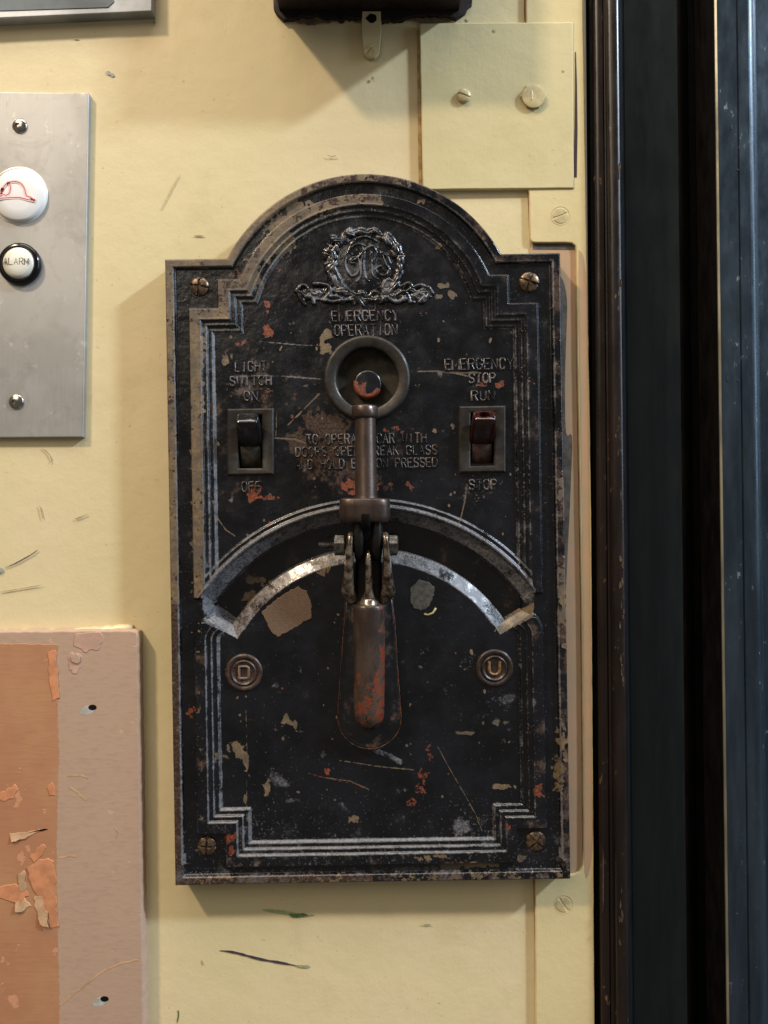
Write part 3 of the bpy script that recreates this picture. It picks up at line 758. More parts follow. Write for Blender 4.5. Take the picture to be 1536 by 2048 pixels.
# project outside corners of those cells on to the outline
eps = .25
gx = (d_outer(U+eps, Vv)-d_outer(U-eps, Vv))/(2*eps); gy = (d_outer(U, Vv+eps)-d_outer(U, Vv-eps))/(2*eps)
out = ~inside
U2 = np.where(out, U-gx*Do, U); V2 = np.where(out, Vv-gy*Do, Vv)
Hh = field(U2, V2)
# analytic-like normals
e = .75
hx = (field(U2+e, V2)-field(U2-e, V2))/(2*e); hy = (field(U2, V2+e)-field(U2, V2-e))/(2*e)
edge = d_outer(U2, V2) < 1.0
hx = np.where(edge, -gx*-1*1.2, hx); hy = np.where(edge, -gy*-1*1.2, hy)
cosT, sinT = math.cos(TH), math.sin(TH)
PX = C0X+U2*cosT+V2*sinT; PY = C0Y-U2*sinT+V2*cosT
KH = (D-H0)/D
WX = (PX-CX)*KH*S; WZ = -(PY-CY)*KH*S; WY = -(H0+Hh)*S
# picture-space gradient -> world normal (towards -y)
gpx = (hx*cosT+hy*sinT)/KH; gpy = (-hx*sinT+hy*cosT)/KH
NX = -gpx; NZ = gpy; NY = -np.ones_like(NX)
L = np.sqrt(NX**2+NY**2+NZ**2); NX /= L; NY /= L; NZ /= L

# ---- wear map (paint condition plus highlights painted on ridges, positions in picture units)
tan = np.full(U.shape, .17); org = np.full(U.shape, .13); brn = np.full(U.shape, .20); dust_glint = np.full(U.shape, .30)
dO = d_outer(U2, V2); dU_ = d_upper(U2, V2); dL_ = d_lower(U2, V2); Rr = np.hypot(U2, V2-285); PHI = np.degrees(np.arctan2(np.abs(U2), -(V2-285)))
rim = dO < 17.5
tan = np.where(rim, .40, tan)
tan = np.where(rim & (U2 < -376) & (V2 < 60), .60, tan)
tan = np.where(rim & (V2 < -600) & (U2 < -120), .64, tan)
tan = np.where(rim & (V2 < -600) & (U2 >= -120) & (U2 < 120), .50, tan)
tan = np.where(rim & (U2 > 376), .36, tan)
tan = np.where(rim & (V2 < -560) & (U2 > 100), .26, tan)
tan = np.where(rim & (V2 > 600), .46, tan)
brn = np.where(rim & (U2 < 0), .8, np.where(rim, .5, brn))
led = (dU_ > 1) & (dU_ < 25) & (V2 < 50) & (Rr > 411)
tan = np.where(led, np.where(U2 > 40, .22, .36), tan)
tan = np.where(led & (U2 < -250) & (V2 < 50), .58, tan)
tan = np.where(led & (U2 < 40) & (V2 < -530), .50, tan)
brn = np.where(led, np.where(U2 > 40, .35, .75), brn)
step_ = (dU_ > 24) & (dU_ < 51) & (V2 < 50)
dust_glint = np.where(step_, .42, dust_glint)
chan = (dO > 19) & (dU_ < 0) & (V2 < 50)
dust_glint = np.where(chan, .40, dust_glint)
ledL = (dL_ > 0) & (dL_ < 25) & (V2 > 80)
tan = np.where(ledL, .22, tan); brn = np.where(ledL, .38, brn); dust_glint = np.where(ledL, .34, dust_glint)
dust_glint = np.where(V2 > 440, np.maximum(dust_glint, .36+.14*sm(V2, 440, 600)), dust_glint)
for dd_, on_ in ((dU_, (V2 < 50) & (Rr > 411)), (dL_, V2 > 90)):  # highlights painted along step crests, stronger on sides that catch the light
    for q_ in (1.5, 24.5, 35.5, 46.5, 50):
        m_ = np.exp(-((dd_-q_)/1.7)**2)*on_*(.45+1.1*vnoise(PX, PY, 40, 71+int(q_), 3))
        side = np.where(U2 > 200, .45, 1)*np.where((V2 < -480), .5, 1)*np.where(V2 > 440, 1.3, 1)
        dust_glint = dust_glint+m_*(.78 if q_ > 2 else .45)*side
m_ = np.exp(-((dO-15.5)/1.8)**2)*(.4+1.0*vnoise(PX, PY, 50, 77, 3)); dust_glint = dust_glint+m_*.9  # painted highlight along the rim's inner edge
dust_glint = dust_glint+np.exp(-((dO-18)/2.6)**2)*(V2 > 560)*(.6+.9*vnoise(PX, PY, 60, 83, 3))  # white glint painted on the bottom rim's up-facing slope
m_ = ((np.exp(-((Rr-412)/2)**2)+np.exp(-((Rr-426)/1.8)**2)+np.exp(-((Rr-415.5)/1.6)**2))*((dU_ > 22) & (V2 < 44))+np.exp(-((Rr-303)/2)**2))*(PHI < 56)*(.5+1.0*vnoise(PX, PY, 40, 79, 3)); dust_glint = dust_glint+m_*.9  # painted glints along the channel lips
dust_glint = np.where((dO < 26) & (V2 > 580), .62, dust_glint)
tro = (Rr > 303) & (Rr < 411-np.clip(PHI-54, 0, 9)*5.2) & (PHI < 60)
brn = np.where(tro, .35, brn); dust_glint = np.where(tro & (Rr > 381), .95, dust_glint); dust_glint = np.where(tro & (Rr < 329), .86, dust_glint)
tan = np.where(tro & (Rr < 329) & (U2 < -60), .31, tan)
brn = np.where(tro & (Rr < 329) & (U2 < -30), .7, brn)
tan = np.where(tro & (U2 > 200) & (PHI > 57), .8, tan)
dust_glint = np.where(tro & (U2 < -200) & (PHI > 55), 1.0, dust_glint)  # left end painted whiter for the light it faces
WN = (vnoise(PX+40, PY+40, 9, 41, 3)-.5)*2.6; WN2 = (vnoise(PX+40, PY+40, 22, 43, 4)-.5)*2.0
def patch(arr, x, y, rx, ry, val, hard=.6, rot=0.0):
    X = PX-x; Y = PY-y; c, s_ = math.cos(rot), math.sin(rot)
    q = np.hypot((X*c+Y*s_)/rx, (-X*s_+Y*c)/ry)+WN*(.9 if rx < 15 else .5)*(.5 if rx < 5 else 1)+WN2*(.3 if rx < 15 else .6)
    m = 1-sm(q, hard, 1.15)
    return arr*(1-m)+np.maximum(arr, val)*m
def line(arr, pts, wd, val):
    for (x0, y0), (x1, y1) in zip(pts[:-1], pts[1:]):
        L2 = (x1-x0)**2+(y1-y0)**2; t = np.clip(((PX-x0)*(x1-x0)+(PY-y0)*(y1-y0))/L2, 0, 1)
        dd = np.hypot(PX-(x0+t*(x1-x0)), PY-(y0+t*(y1-y0))); m = 1-sm(dd, wd*.5, wd*1.3)
        arr = arr*(1-m)+np.maximum(arr, val)*m
    return arr
# brown rubbed area left of and around the rod, around both switch texts
for a_ in ((660, 900, 95, 80, .75), (655, 850, 55, 45, .9), (500, 860, 80, 150, .50), (520, 770, 60, 60, .55), (600, 700, 90, 50, .35), (690, 960, 110, 40, .55), (790, 900, 70, 50, .40)):
    brn = patch(brn, *a_, hard=.3)
for a_ in ((648, 905, 58, 40, .40), (700, 790, 14, 16, .3)): tan = patch(tan, *a_, hard=.4)
# tan chips
for a_ in ((648, 672, 17, 14, .85), (650, 698, 12, 14, .62), (505, 590, 22, 16, .42), (655, 830, 50, 45, .36), (476, 1497, 24, 17, .74), (492, 1520, 5, 24, .8), (445, 1512, 14, 9, .62),
           (573, 1440, 12, 12, .66), (592, 1452, 5, 11, .8), (560, 1450, 22, 14, .4), (534, 1577, 6, 13, .72), (709, 1640, 8, 10, .6), (491, 1598, 4, 10, .8), (1005, 1575, 22, 6, .62), (935, 1466, 20, 4, .8),
           (884, 570, 12, 6, .85), (877, 594, 8, 4, .7), (905, 590, 8, 12, .6), (842, 402, 8, 7, .8), (878, 494, 7, 7, .7), (742, 411, 16, 5, .75), (760, 409, 6, 4, .8), (700, 412, 14, 5, .6),
           (455, 1215, 40, 20, .36), (510, 1165, 26, 12, .58), (492, 1195, 18, 16, .62), (615, 425, 60, 22, .62), (560, 470, 40, 60, .60), (500, 560, 26, 40, .60), (545, 500, 24, 22, .66),
           (396, 900, 12, 280, .66), (400, 700, 16, 60, .66), (640, 1123, 40, 8, .5), (650, 1138, 12, 12, .66), (930, 1728, 54, 9, .86), (862, 1706, 38, 12, .56), (1036, 1712, 10, 18, .55),
           (1122, 1000, 8, 60, .56), (1124, 1200, 8, 80, .62), (1124, 1480, 9, 50, .72), (1116, 1530, 12, 46, .56), (410, 1690, 20, 16, .45), (400, 1500, 12, 120, .42), (1005, 1445, 14, 6, .6), (920, 745, 50, 3, .66),
           (452, 720, 7, 14, .62), (463, 712, 4, 9, .8), (870, 862, 5, 5, .9), (660, 640, 6, 6, .5), (877, 680, 4, 7, .9), (834, 770, 8, 6, .5), (470, 655, 10, 8, .4), (1015, 1480, 26, 12, .42)):
    tan = patch(tan, *a_)
# small scattered flecks
for i in range(230):
    u0, v0 = RS.uniform(-330, 330), RS.uniform(-500, 540)
    if math.hypot(u0, v0-285) > 303 and math.hypot(u0, v0-285) < 411: continue
    x, y = uv2px(u0, v0)
    if 690 < x < 800 and y > 680 : continue
    s_ = RS.uniform(1.1, 3.2); arr = RS.rand()
    if arr < .65: tan = patch(tan, x, y, s_, s_*RS.uniform(.7, 2.2), RS.uniform(.6, .9), rot=RS.uniform(-.6, .6))
    elif arr < .75: org = patch(org, x, y, s_, s_*1.3, RS.uniform(.5, .75))
    else: dust_glint = patch(dust_glint, x, y, s_*2.6, s_*2.6, RS.uniform(.6, .85), .1)
# red lead
for a_ in ((510, 975, 13, 8, .85), (503, 990, 9, 13, .9), (540, 995, 22, 5, .58), (700, 972, 12, 14, .72), (705, 985, 6, 8, .8), (752, 972, 8, 12, .7), (783, 968, 12, 5, .56), (820, 970, 13, 11, .60), (535, 662, 10, 13, .62), (486, 685, 9, 9, .55),
           (535, 610, 8, 12, .6), (560, 540, 8, 8, .45), (968, 768, 10, 6, .6), (1000, 768, 14, 8, .62), (848, 628, 8, 6, .5), (460, 1675, 13, 12, .85), (466, 1695, 8, 18, .74), (383, 1425, 9, 14, .66),
           (655, 1541, 7, 10, .9), (845, 1548, 22, 10, .54), (838, 1575, 11, 26, .54), (824, 1602, 10, 14, .52), (858, 1500, 8, 30, .47), (505, 800, 30, 6, .45), (540, 780, 22, 6, .5), (1065, 1500, 10, 80, .42), (1012, 1648, 10, 20, .5),
           (1078, 1575, 12, 16, .55), (800, 860, 40, 8, .46), (700, 700, 40, 8, .5), (985, 1375, 4, 4, .5), (470, 545, 18, 12, .5), (960, 985, 12, 8, .45), (1062, 760, 8, 8, .5)):
    org = patch(org, *a_)
# scratches
tan = line(tan, [(934, 968), (929, 1005), (922, 1035), (911, 1062)], 1.3, .95)
tan = line(tan, [(680, 1521), (720, 1527), (760, 1533), (800, 1537), (832, 1540)], 1.8, .58)
org = line(org, [(616, 1546), (640, 1553), (680, 1562), (710, 1568), (738, 1580)], 1.5, .53)
tan = line(tan, [(650, 1555), (700, 1562), (736, 1578)], 1.4, .62)
tan = line(tan, [(876, 1494), (898, 1535), (930, 1590), (952, 1630), (964, 1662)], 1.2, .60)
tan = line(tan, [(576, 850), (604, 822), (640, 786)], 2.2, .58)
tan = line(tan, [(548, 876), (590, 878), (612, 886)], 2.0, .70)
tan = line(tan, [(553, 830), (552, 872)], 1.6, .60)
tan = line(tan, [(836, 743), (870, 742), (900, 744), (936, 752)], 1.8, .66)
tan = line(tan, [(432, 1032), (452, 1060), (470, 1072)], 1.6, .62)
tan = line(tan, [(492, 1420), (494, 1500), (493, 1600), (497, 1660)], 1.4, .52)
dust_glint = line(dust_glint, [(520, 683), (600, 690), (650, 692)], 1.4, 1.0)
dust_glint = line(dust_glint, [(470, 752), (560, 752), (640, 758)], 1.6, .95)
dust_glint = line(dust_glint, [(748, 1500), (780, 1512), (800, 1524)], 6, .95)
dust_glint = patch(dust_glint, 735, 1490, 26, 9, 1.0, .3)
dust_glint = patch(dust_glint, 924, 1655, 20, 18, .95, .4)
for (x, y, r) in ((598, 1338, 14), (588, 1500, 10), (640, 1636, 12), (580, 1602, 10), (968, 1428, 9), (730, 1490, 20), (890, 1380, 16), (850, 1300, 12), (500, 1660, 60), (640, 1715, 30), (560, 1560, 40), (960, 1650, 60), (940, 1330, 30), (1000, 1400, 36), (955, 985, 40), (980, 950, 40), (740, 640, 60), (500, 760, 60)):
    dust_glint = patch(dust_glint, x, y, r, r*.8, .62, .1)
wear_glint = np.stack([tan, org, brn, dust_glint], -1)

# ---- regions
uc = (U[:-1, :-1]+U[1:, 1:])/2; vc = (Vv[:-1, :-1]+Vv[1:, 1:])/2
doc = d_outer(uc, vc); duc = d_upper(uc, vc); dlc = d_lower(uc, vc); Rc = np.hypot(uc, vc-285); phc = np.degrees(np.arctan2(np.abs(uc), -(vc-285)))
pxc = C0X+uc*cosT+vc*sinT; pyc = C0Y-uc*sinT+vc*cosT
keep = ci.copy()
RINGC = (734, 755)
keep &= ~(np.hypot(pxc-RINGC[0], pyc-RINGC[1]) < 70)
keep &= ~((np.abs(pxc-502) < 25) & (np.abs(pyc-884) < 54)); keep &= ~((np.abs(pxc-963) < 25) & (np.abs(pyc-873) < 54))
lab = np.zeros(uc.shape, int)
lab[doc < 21] = 1
lab[(duc > -2) & (duc < 53) & (vc < 53) & (doc >= 21) & (Rc > 413)] = 2
lab[(duc >= 53) & (Rc > 411) & (Rc < 431) & (vc < 53)] = 2
lab[(dlc > -2) & (dlc < 53) & (vc > 76) & (doc >= 21) & ((Rc < 300) | (phc > 61))] = 3
lab[(Rc > 300.5) & (Rc < 413) & (phc < 60.8)] = 4
names = {0: 'backplate', 1: 'rim', 2: 'upper_moulding', 3: 'lower_moulding', 4: 'arc_channel'}
idx = np.arange(U.size).reshape(U.shape)
quads = np.stack([idx[:-1, :-1], idx[1:, :-1], idx[1:, 1:], idx[:-1, 1:]], -1)
co = np.stack([WX, WY, WZ], -1).reshape(-1, 3); nr = np.stack([NX, NY, NZ], -1).reshape(-1, 3); wr = wear_glint.reshape(-1, 4)
def grid_part(name, q, co, nr, wr, mat, parent, extra=None):
    used, inv = np.unique(q.reshape(-1), return_inverse=True); q = inv.reshape(-1, 4)
    org_ = WL[parent.name]; base = np.array([org_.x, org_.y, org_.z])
    me = bpy.data.meshes.new(name); n = len(used); m = len(q)
    me.vertices.add(n); me.vertices.foreach_set('co', (co[used]-base).astype(np.float32).ravel())
    me.loops.add(m*4); me.loops.foreach_set('vertex_index', q.astype(np.int32).ravel())
    me.polygons.add(m); me.polygons.foreach_set('loop_start', np.arange(0, m*4, 4, dtype=np.int32))
    me.update(calc_edges=True)
    me.polygons.foreach_set('use_smooth', np.ones(m, dtype=bool))
    at = me.attributes.new('wear_glint', 'FLOAT_COLOR', 'POINT'); at.data.foreach_set('color', wr[used].astype(np.float32).ravel())
    me.materials.append(mat)
    if nr is not None: me.normals_split_custom_set_from_vertices(nr[used])
    o = bpy.data.objects.new(name, me); link(o, parent, org_); return o
parts = {}
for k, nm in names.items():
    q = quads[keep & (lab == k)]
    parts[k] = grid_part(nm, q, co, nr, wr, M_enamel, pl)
# side wall of the casting
poly = []
phi0 = math.acos((-AV-626.0)*-1/RT) if False else None
a0 = math.asin((626+AV)/RT) if False else math.asin((626.0-480.0)/RT)
uL = AU-RT*math.cos(a0); uR = AU+RT*math.cos(a0)
poly = [(-394, -626), (uL, -626)]+[(AU-RT*math.cos(a0+(math.pi-2*a0)*i/70), AV-RT*math.sin(a0+(math.pi-2*a0)*i/70)) for i in range(1, 70)]+[(uR, -626), (394, -626), (394, 622), (-394, 622)]
pp = [uv2px(u, v) for u, v in poly]
def w0(x, y, h): return Vector(((x-CX)*KH*S, -h*S, -(y-CY)*KH*S))
V, F = rings([[w0(x, y, 0) for x, y in pp], [w0(x, y, 30) for x, y in pp], [w0(x, y, H0+2.3) for x, y in pp]], cap1=False)
obj('side_face', V, F, M_enamel2, pl)

HS = H0   # surface height for fittings
# ---- corner screws
for (x, y, r, a_) in ((398, 572, 19, 8), (1059, 563, 20, 20), (413, 1693, 19, 4), (1072, 1683, 20, 42)):
    s = disc_field(x, y, r, HS+1, dome_slot(r, 7, 2.0, 3.8, True), M_screwb, 'corner_screw', pl, rr=18, rot=math.radians(a_))

# ---- lettering
LH = HS+1.1
def W_(t, x0, x1, y0, y1, r=2.35): return word(t, x0, x1, y0, y1, r, LH-.4, M_letter, pl, 'lettering', flat=1.15)
W_('EMERGENCY', 664, 796, 622, 642); W_('OPERATION', 669, 794, 650, 671)
W_('LIGHT', 470, 532, 724, 743); W_('SWITCH', 460, 542, 753, 771); W_('ON', 488, 515, 783, 801); W_('OFF', 484, 522, 964, 983)
W_('EMERGENCY', 890, 1026, 718, 739); W_('STOP', 938, 990, 747, 766); W_('RUN', 943, 989, 782, 801); W_('STOP', 938, 993, 960, 979)
W_('TO OPERATE CAR WITH', 613, 852, 868, 887, 1.9); W_('DOORS OPEN BREAK GLASS', 592, 874, 893, 911, 1.9); W_('AND HOLD BUTTON PRESSED', 592, 874, 918, 936, 1.9)

# ---- crest: own fine relief
cg = .75
xs_ = np.arange(585, 880, cg); ys_ = np.arange(448, 618, cg); X, Y = np.meshgrid(xs_, ys_)
hc = np.full(X.shape, -.8)
def smax(a, b, k=1.2): return np.maximum(a, b)+k*np.exp(-np.abs(a-b)/k)*.25
def leaf(cx, cy, a, b, rot, hh):
    global hc
    c, s_ = math.cos(rot), math.sin(rot); x = (X-cx)*c+(Y-cy)*s_; y = -(X-cx)*s_+(Y-cy)*c
    a *= 1.28; b *= 1.45; hh *= 1.15; q = 1-(x/a)**2-(y/(b*(1-.35*x/a)))**2
    z = np.where(q > 0, hh*np.sqrt(np.clip(q, 0, 1))-1.7*np.exp(-(y/1.2)**2), -.8)
    hc = np.maximum(hc, z)
def ridge(pts, wd, hh, sub=6):
    global hc
    pts = smoothline(pts, sub); best = np.full(X.shape, 1e9)
    for (x0, y0), (x1, y1) in zip(pts[:-1], pts[1:]):
        L2 = (x1-x0)**2+(y1-y0)**2+1e-9; t = np.clip(((X-x0)*(x1-x0)+(Y-y0)*(y1-y0))/L2, 0, 1)
        best = np.minimum(best, np.hypot(X-(x0+t*(x1-x0)), Y-(y0+t*(y1-y0))))
    z = np.where(best < wd, hh*np.sqrt(np.clip(1-(best/wd)**2, 0, 1)), -.8)
    hc = np.maximum(hc, z)
zz = lambda L_: [(570+a_/4.8, 440+b_/4.8) for a_, b_ in L_]
med = 58-np.hypot((X-728), (Y-529)*1.02)
hc = np.maximum(hc, np.where(med > 0, 1.6+1.6*sm(med, 0, 20), -.8))
r2 = random.Random(12)
for i in range(17):      # left and top leaves
    t = math.radians(80+i*11.5); rr_ = 68+r2.uniform(-4, 5)
    leaf(728+rr_*math.cos(t), 531-rr_*math.sin(t), r2.uniform(10, 14), r2.uniform(4.5, 7), -t+math.pi/2+r2.uniform(-.9, .9), r2.uniform(5, 8))
for i in range(12):      # right branch
    t = math.radians(70-i*10.5); rr_ = 68+r2.uniform(-3, 4)
    leaf(730+rr_*math.cos(t), 531-rr_*math.sin(t), r2.uniform(9, 13), r2.uniform(4, 6.5), -t+math.pi/2+r2.uniform(-.6, .6), r2.uniform(4.5, 7))
for a_ in ((668, 477, 7, 6, 0, 8), (678, 487, 7, 6, 1, 7), (701, 469, 9, 5, .3, 8), (655, 508, 8, 9, .4, 6), (665, 500, 6, 10, -.5, 6), (783, 480, 16, 6, .9, 6), (797, 500, 14, 6, 1.2, 7), (802, 512, 7, 7, 0, 6)): leaf(*a_)
# ribbon legs of the wreath
ridge([(652, 530), (664, 528), (672, 545), (684, 568), (698, 582), (712, 590)], 5, 7); ridge([(656, 545), (668, 562), (684, 574)], 4, 6)
ridge([(798, 545), (792, 560), (780, 575), (772, 585)], 5, 6)
# base scroll
for L_ in ([(110, 690), (150, 640), (200, 635), (230, 680), (290, 720), (330, 700)], [(130, 690), (150, 760), (190, 810)], [(160, 700), (200, 740), (240, 720)], [(200, 745), (260, 750), (280, 800)],
           [(280, 620), (340, 620), (420, 640), (435, 700), (380, 760)], [(360, 770), (450, 790), (540, 780), (620, 770)], [(440, 740), (500, 740), (540, 760)], [(700, 720), (760, 710), (800, 740), (850, 700), (900, 710), (930, 760)],
           [(930, 790), (960, 750), (1010, 770), (1080, 790), (1160, 760)], [(940, 650), (980, 580), (1040, 600), (1050, 650)], [(1060, 640), (1120, 640), (1190, 610), (1215, 650), (1170, 690)], [(1080, 720), (1140, 690), (1180, 730), (1200, 790)],
           [(1240, 650), (1300, 630), (1370, 660), (1380, 720), (1320, 790)], [(1240, 740), (1290, 710), (1330, 740), (1290, 790)], [(1380, 650), (1405, 690), (1415, 705)], [(600, 700), (660, 740), (700, 770)]):
    ridge(zz(L_), 4.6, r2.uniform(5, 8))
for a_ in ((612, 590, 10, 7, .6, 4.5), (640, 586, 14, 8, -.2, 4.5), (665, 600, 18, 5, .1, 4.5), (725, 597, 22, 6, 0, 4.5), (765, 598, 16, 6, .1, 5), (776, 578, 10, 13, .2, 5.5), (800, 590, 14, 7, .2, 4.5), (838, 590, 14, 8, -.3, 4.5), (700, 598, 16, 5, .1, 4), (822, 600, 10, 5, .4, 4)): leaf(*a_)
for i in range(34):
    x_ = 604+i*7.6; yy_ = 590+8*math.sin(i*1.9)+(abs(x_-730) < 50)*5
    leaf(x_, yy_, r2.uniform(7, 11), r2.uniform(3, 5), r2.uniform(-1.2, 1.2), r2.uniform(3.5, 6))
# script monogram
base_ = 3.4
for L_, wd in (([(760, 250), (690, 240), (620, 290), (580, 380), (590, 480), (640, 545), (695, 520), (715, 440), (695, 370), (640, 380), (630, 420), (670, 420)], 2.3), ([(640, 400), (700, 370), (750, 310), (800, 270), (850, 260), (880, 320)], 2.2),
               ([(735, 240), (745, 300), (730, 420), (725, 540), (695, 600)], 2.3), ([(760, 320), (755, 440), (770, 550), (800, 590)], 2.3), ([(835, 320), (830, 440), (840, 530), (880, 570)], 2.3), ([(880, 320), (860, 380), (835, 420)], 1.8),
               ([(930, 320), (950, 380), (975, 440), (1000, 490), (960, 540), (900, 525), (875, 480), (920, 450), (950, 490)], 2.3), ([(930, 320), (980, 360), (1010, 420)], 1.8), ([(640, 240), (700, 180), (790, 170), (880, 210)], 2.2)):
    ridge(zz(L_), wd+.2, base_+3.2)
hc = hc+(vnoise(X+50, Y+50, 9, 9, 3)-.5)*.9*(hc > 0)
# soften like worn, overpainted casting
for _ in range(1): hc = (hc+np.roll(hc, 1, 0)+np.roll(hc, -1, 0)+np.roll(hc, 1, 1)+np.roll(hc, -1, 1))/5
cidx = np.arange(X.size).reshape(X.shape); km = (hc[:-1, :-1] > -.55) | (hc[1:, 1:] > -.55)
km[:2] = False; km[-2:] = False; km[:, :2] = False; km[:, -2:] = False
cq = np.stack([cidx[:-1, :-1], cidx[1:, :-1], cidx[1:, 1:], cidx[:-1, 1:]], -1)[km]
cco = np.stack([(X-CX)*KH*S, -(HS+hc)*S, -(Y-CY)*KH*S], -1).reshape(-1, 3)
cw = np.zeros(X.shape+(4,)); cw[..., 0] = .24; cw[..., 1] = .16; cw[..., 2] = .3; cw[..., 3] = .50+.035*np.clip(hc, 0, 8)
cr = grid_part('crest', cq, cco, None, cw.reshape(-1, 4), M_enamel, pl)
cr['label'] = 'raised leaf wreath with the maker\'s script monogram'

# ---- push button recess
rg = obj('recess_ring', *lathe(RINGC[0], RINGC[1]+1, [(87, HS-2), (86.5, HS+4), (85, HS+7.5), (82, HS+9.6), (79, HS+10), (66, HS+6.2), (63.5, HS+5), (62, HS+3), (61.5, HS-12)], n=96, href=HS+6, cap1=False), M_bezel, pl, smooth=True, angle=50)
rg['label'] = 'round raised ring round the push button'
V, F = lathe(RINGC[0], RINGC[1], [(64, HS), (63, HS-24), (61, HS-27), (40, HS-28), (.5, HS-28)], n=64, href=HS, cap1=True); obj('recess_cup', V, F, M_cup, rg, smooth=True, angle=50)
# the button with chipped red lead
n_ = 60; rr2 = 26; Vb = []; Fb = []; kb = (D-HS)/D*S; cb = P(735, 768, HS-4)
prof = [(28.5, -28), (28.5, -6), (27.5, -3.5), (25, -2)]+[(25*(1-i/12), -2+.8*math.sin(i/12*math.pi/2)) for i in range(1, 12)]+[(.6, -1.2)]
V, F = rings([[Vector((cb.x+r*kb*math.cos(2*math.pi*j/n_), -(HS+h)*S, cb.z+r*kb*math.sin(2*math.pi*j/n_))) for j in range(n_)] for r, h in prof])
pb = obj('push_button', V, F, M_knob, pl, smooth=True, angle=55)
pb['label'] = 'round black push button chipped to orange primer at its lower edge'
at = pb.data.attributes.new('wear_glint', 'FLOAT_COLOR', 'POINT'); ca = []
for v in pb.data.vertices:
    p_ = v.co+WL[pb.name]; dx = (p_.x-cb.x)/kb; dy = -(p_.z-cb.z)/kb
    q = math.hypot(dx, dy)/28; ang = math.degrees(math.atan2(dy, dx))   # +y down
    g = .95*max(0, min(1, (q-.45)*2.6)) if (20 < ang < 200 or ang < -165) else .12
    if dx < -2 and dy > -4: g = max(g, .55)
    ca += [.1, g, .2, .25]
at.data.foreach_set('color', ca)

# ---- toggle switches
def frame_poly(x0, x1, y0, y1):
    return [(x0, y0), (x1, y0), (x1, y1), (x0, y1)]
def switch(name, cx, cy, ox, matT, matD, label, ring_hole):
    root = obj('switch_bezel', *bezel(cx, cy, ox), M_bezel, pl, smooth=True, angle=30)
    root['label'] = label
    # drum seen in the opening
    secs = []
    hw = 20.5; yc = cy+2; R_ = 56
    V = []; F = []; n = 20
    xl, xr = ox-hw, ox+hw
    for i in range(n+1):
        a = math.radians(-62+124*i/n); yy = yc+R_*math.sin(a); hh = HS-36+(R_-18)*math.cos(a)
        for x in (xl, xl+2, xr-2, xr):
            dz = 2 if x in (xl, xr) else 0
            q = P(x, yy, HS); V.append(Vector((q.x, -(hh-dz)*S, q.z)))
    for i in range(n):
        for j in range(3): F.append((i*4+j, i*4+j+1, (i+1)*4+j+1, (i+1)*4+j))
    obj('drum', V, F, matD, root, smooth=True, angle=50)
    # paddle: leans up and out of the slot
    p0 = (cy-2, HS-8); p1 = (cy-44, HS+42)
    rs = []
    for t, k in ((0, 1.0), (.4, .98), (.8, .96), (.93, .94), (.985, .84), (1.0, .66)):
        y = p0[0]+(p1[0]-p0[0])*t; h = p0[1]+(p1[1]-p0[1])*t; ring = []
        dvx = Vector((0, -(p1[1]-p0[1]), -(p1[0]-p0[0]))).normalized()
        nx = Vector((0, dvx.z, -dvx.y))
        q = P(ox, y, HS); c = Vector((q.x, -h*S, q.z))
        for j in range(28):
            a = 2*math.pi*j/28; ca_, sa = math.cos(a), math.sin(a); e_ = 5.0
            xx = 23*k*math.copysign(abs(ca_)**(2/e_), ca_); yy = 15*k*math.copysign(abs(sa)**(2/e_), sa)
            ring.append(c+Vector((1, 0, 0))*xx*S+nx*yy*S)
        rs.append(ring)
    if ring_hole:
        for k2, dd in ((.40, 0), (.38, -1), (.34, -8)):
            rs.append([c+Vector((1, 0, 0))*23*k2*1.1*math.cos(2*math.pi*j/28)*S+nx*15*k2*1.35*math.sin(2*math.pi*j/28)*S+dvx*dd*S for j in range(28)])
    V, F = rings(rs); o = obj('toggle', V, F, matT, root, smooth=True, angle=45); return root
def bezel(cx, cy, ox):
    x0, x1, y0, y1 = cx-47, cx+47, cy-67, cy+67
    outer = frame_poly(x0, x1, y0, y1); inner = frame_poly(ox-24, ox+24, cy-53, cy+53)
    def ring(pp, h): return [Vector((P(x, y, HS).x, -h*S, P(x, y, HS).z)) for x, y in pp]
    tl = lambda pp: [(x, y+(x-cx)*-.0166) for x, y in pp]
    rs = [ring(tl(outer), HS-1), ring(tl(inset(outer, 1)), HS+5), ring(tl(inset(outer, 4)), HS+7.5), ring(tl(inset(inner, -3)), HS+6), ring(tl(inner), HS+4), ring(tl(inset(inner, 1)), HS-40)]
    return rings(rs, cap1=True)
switch('a', 502, 884, 501, M_togb, M_drumg, 'light switch with black toggle flicked up', False)
switch('b', 964, 879, 964, M_togr, M_drumr, 'stop switch with dark red hollow toggle flicked up', True)

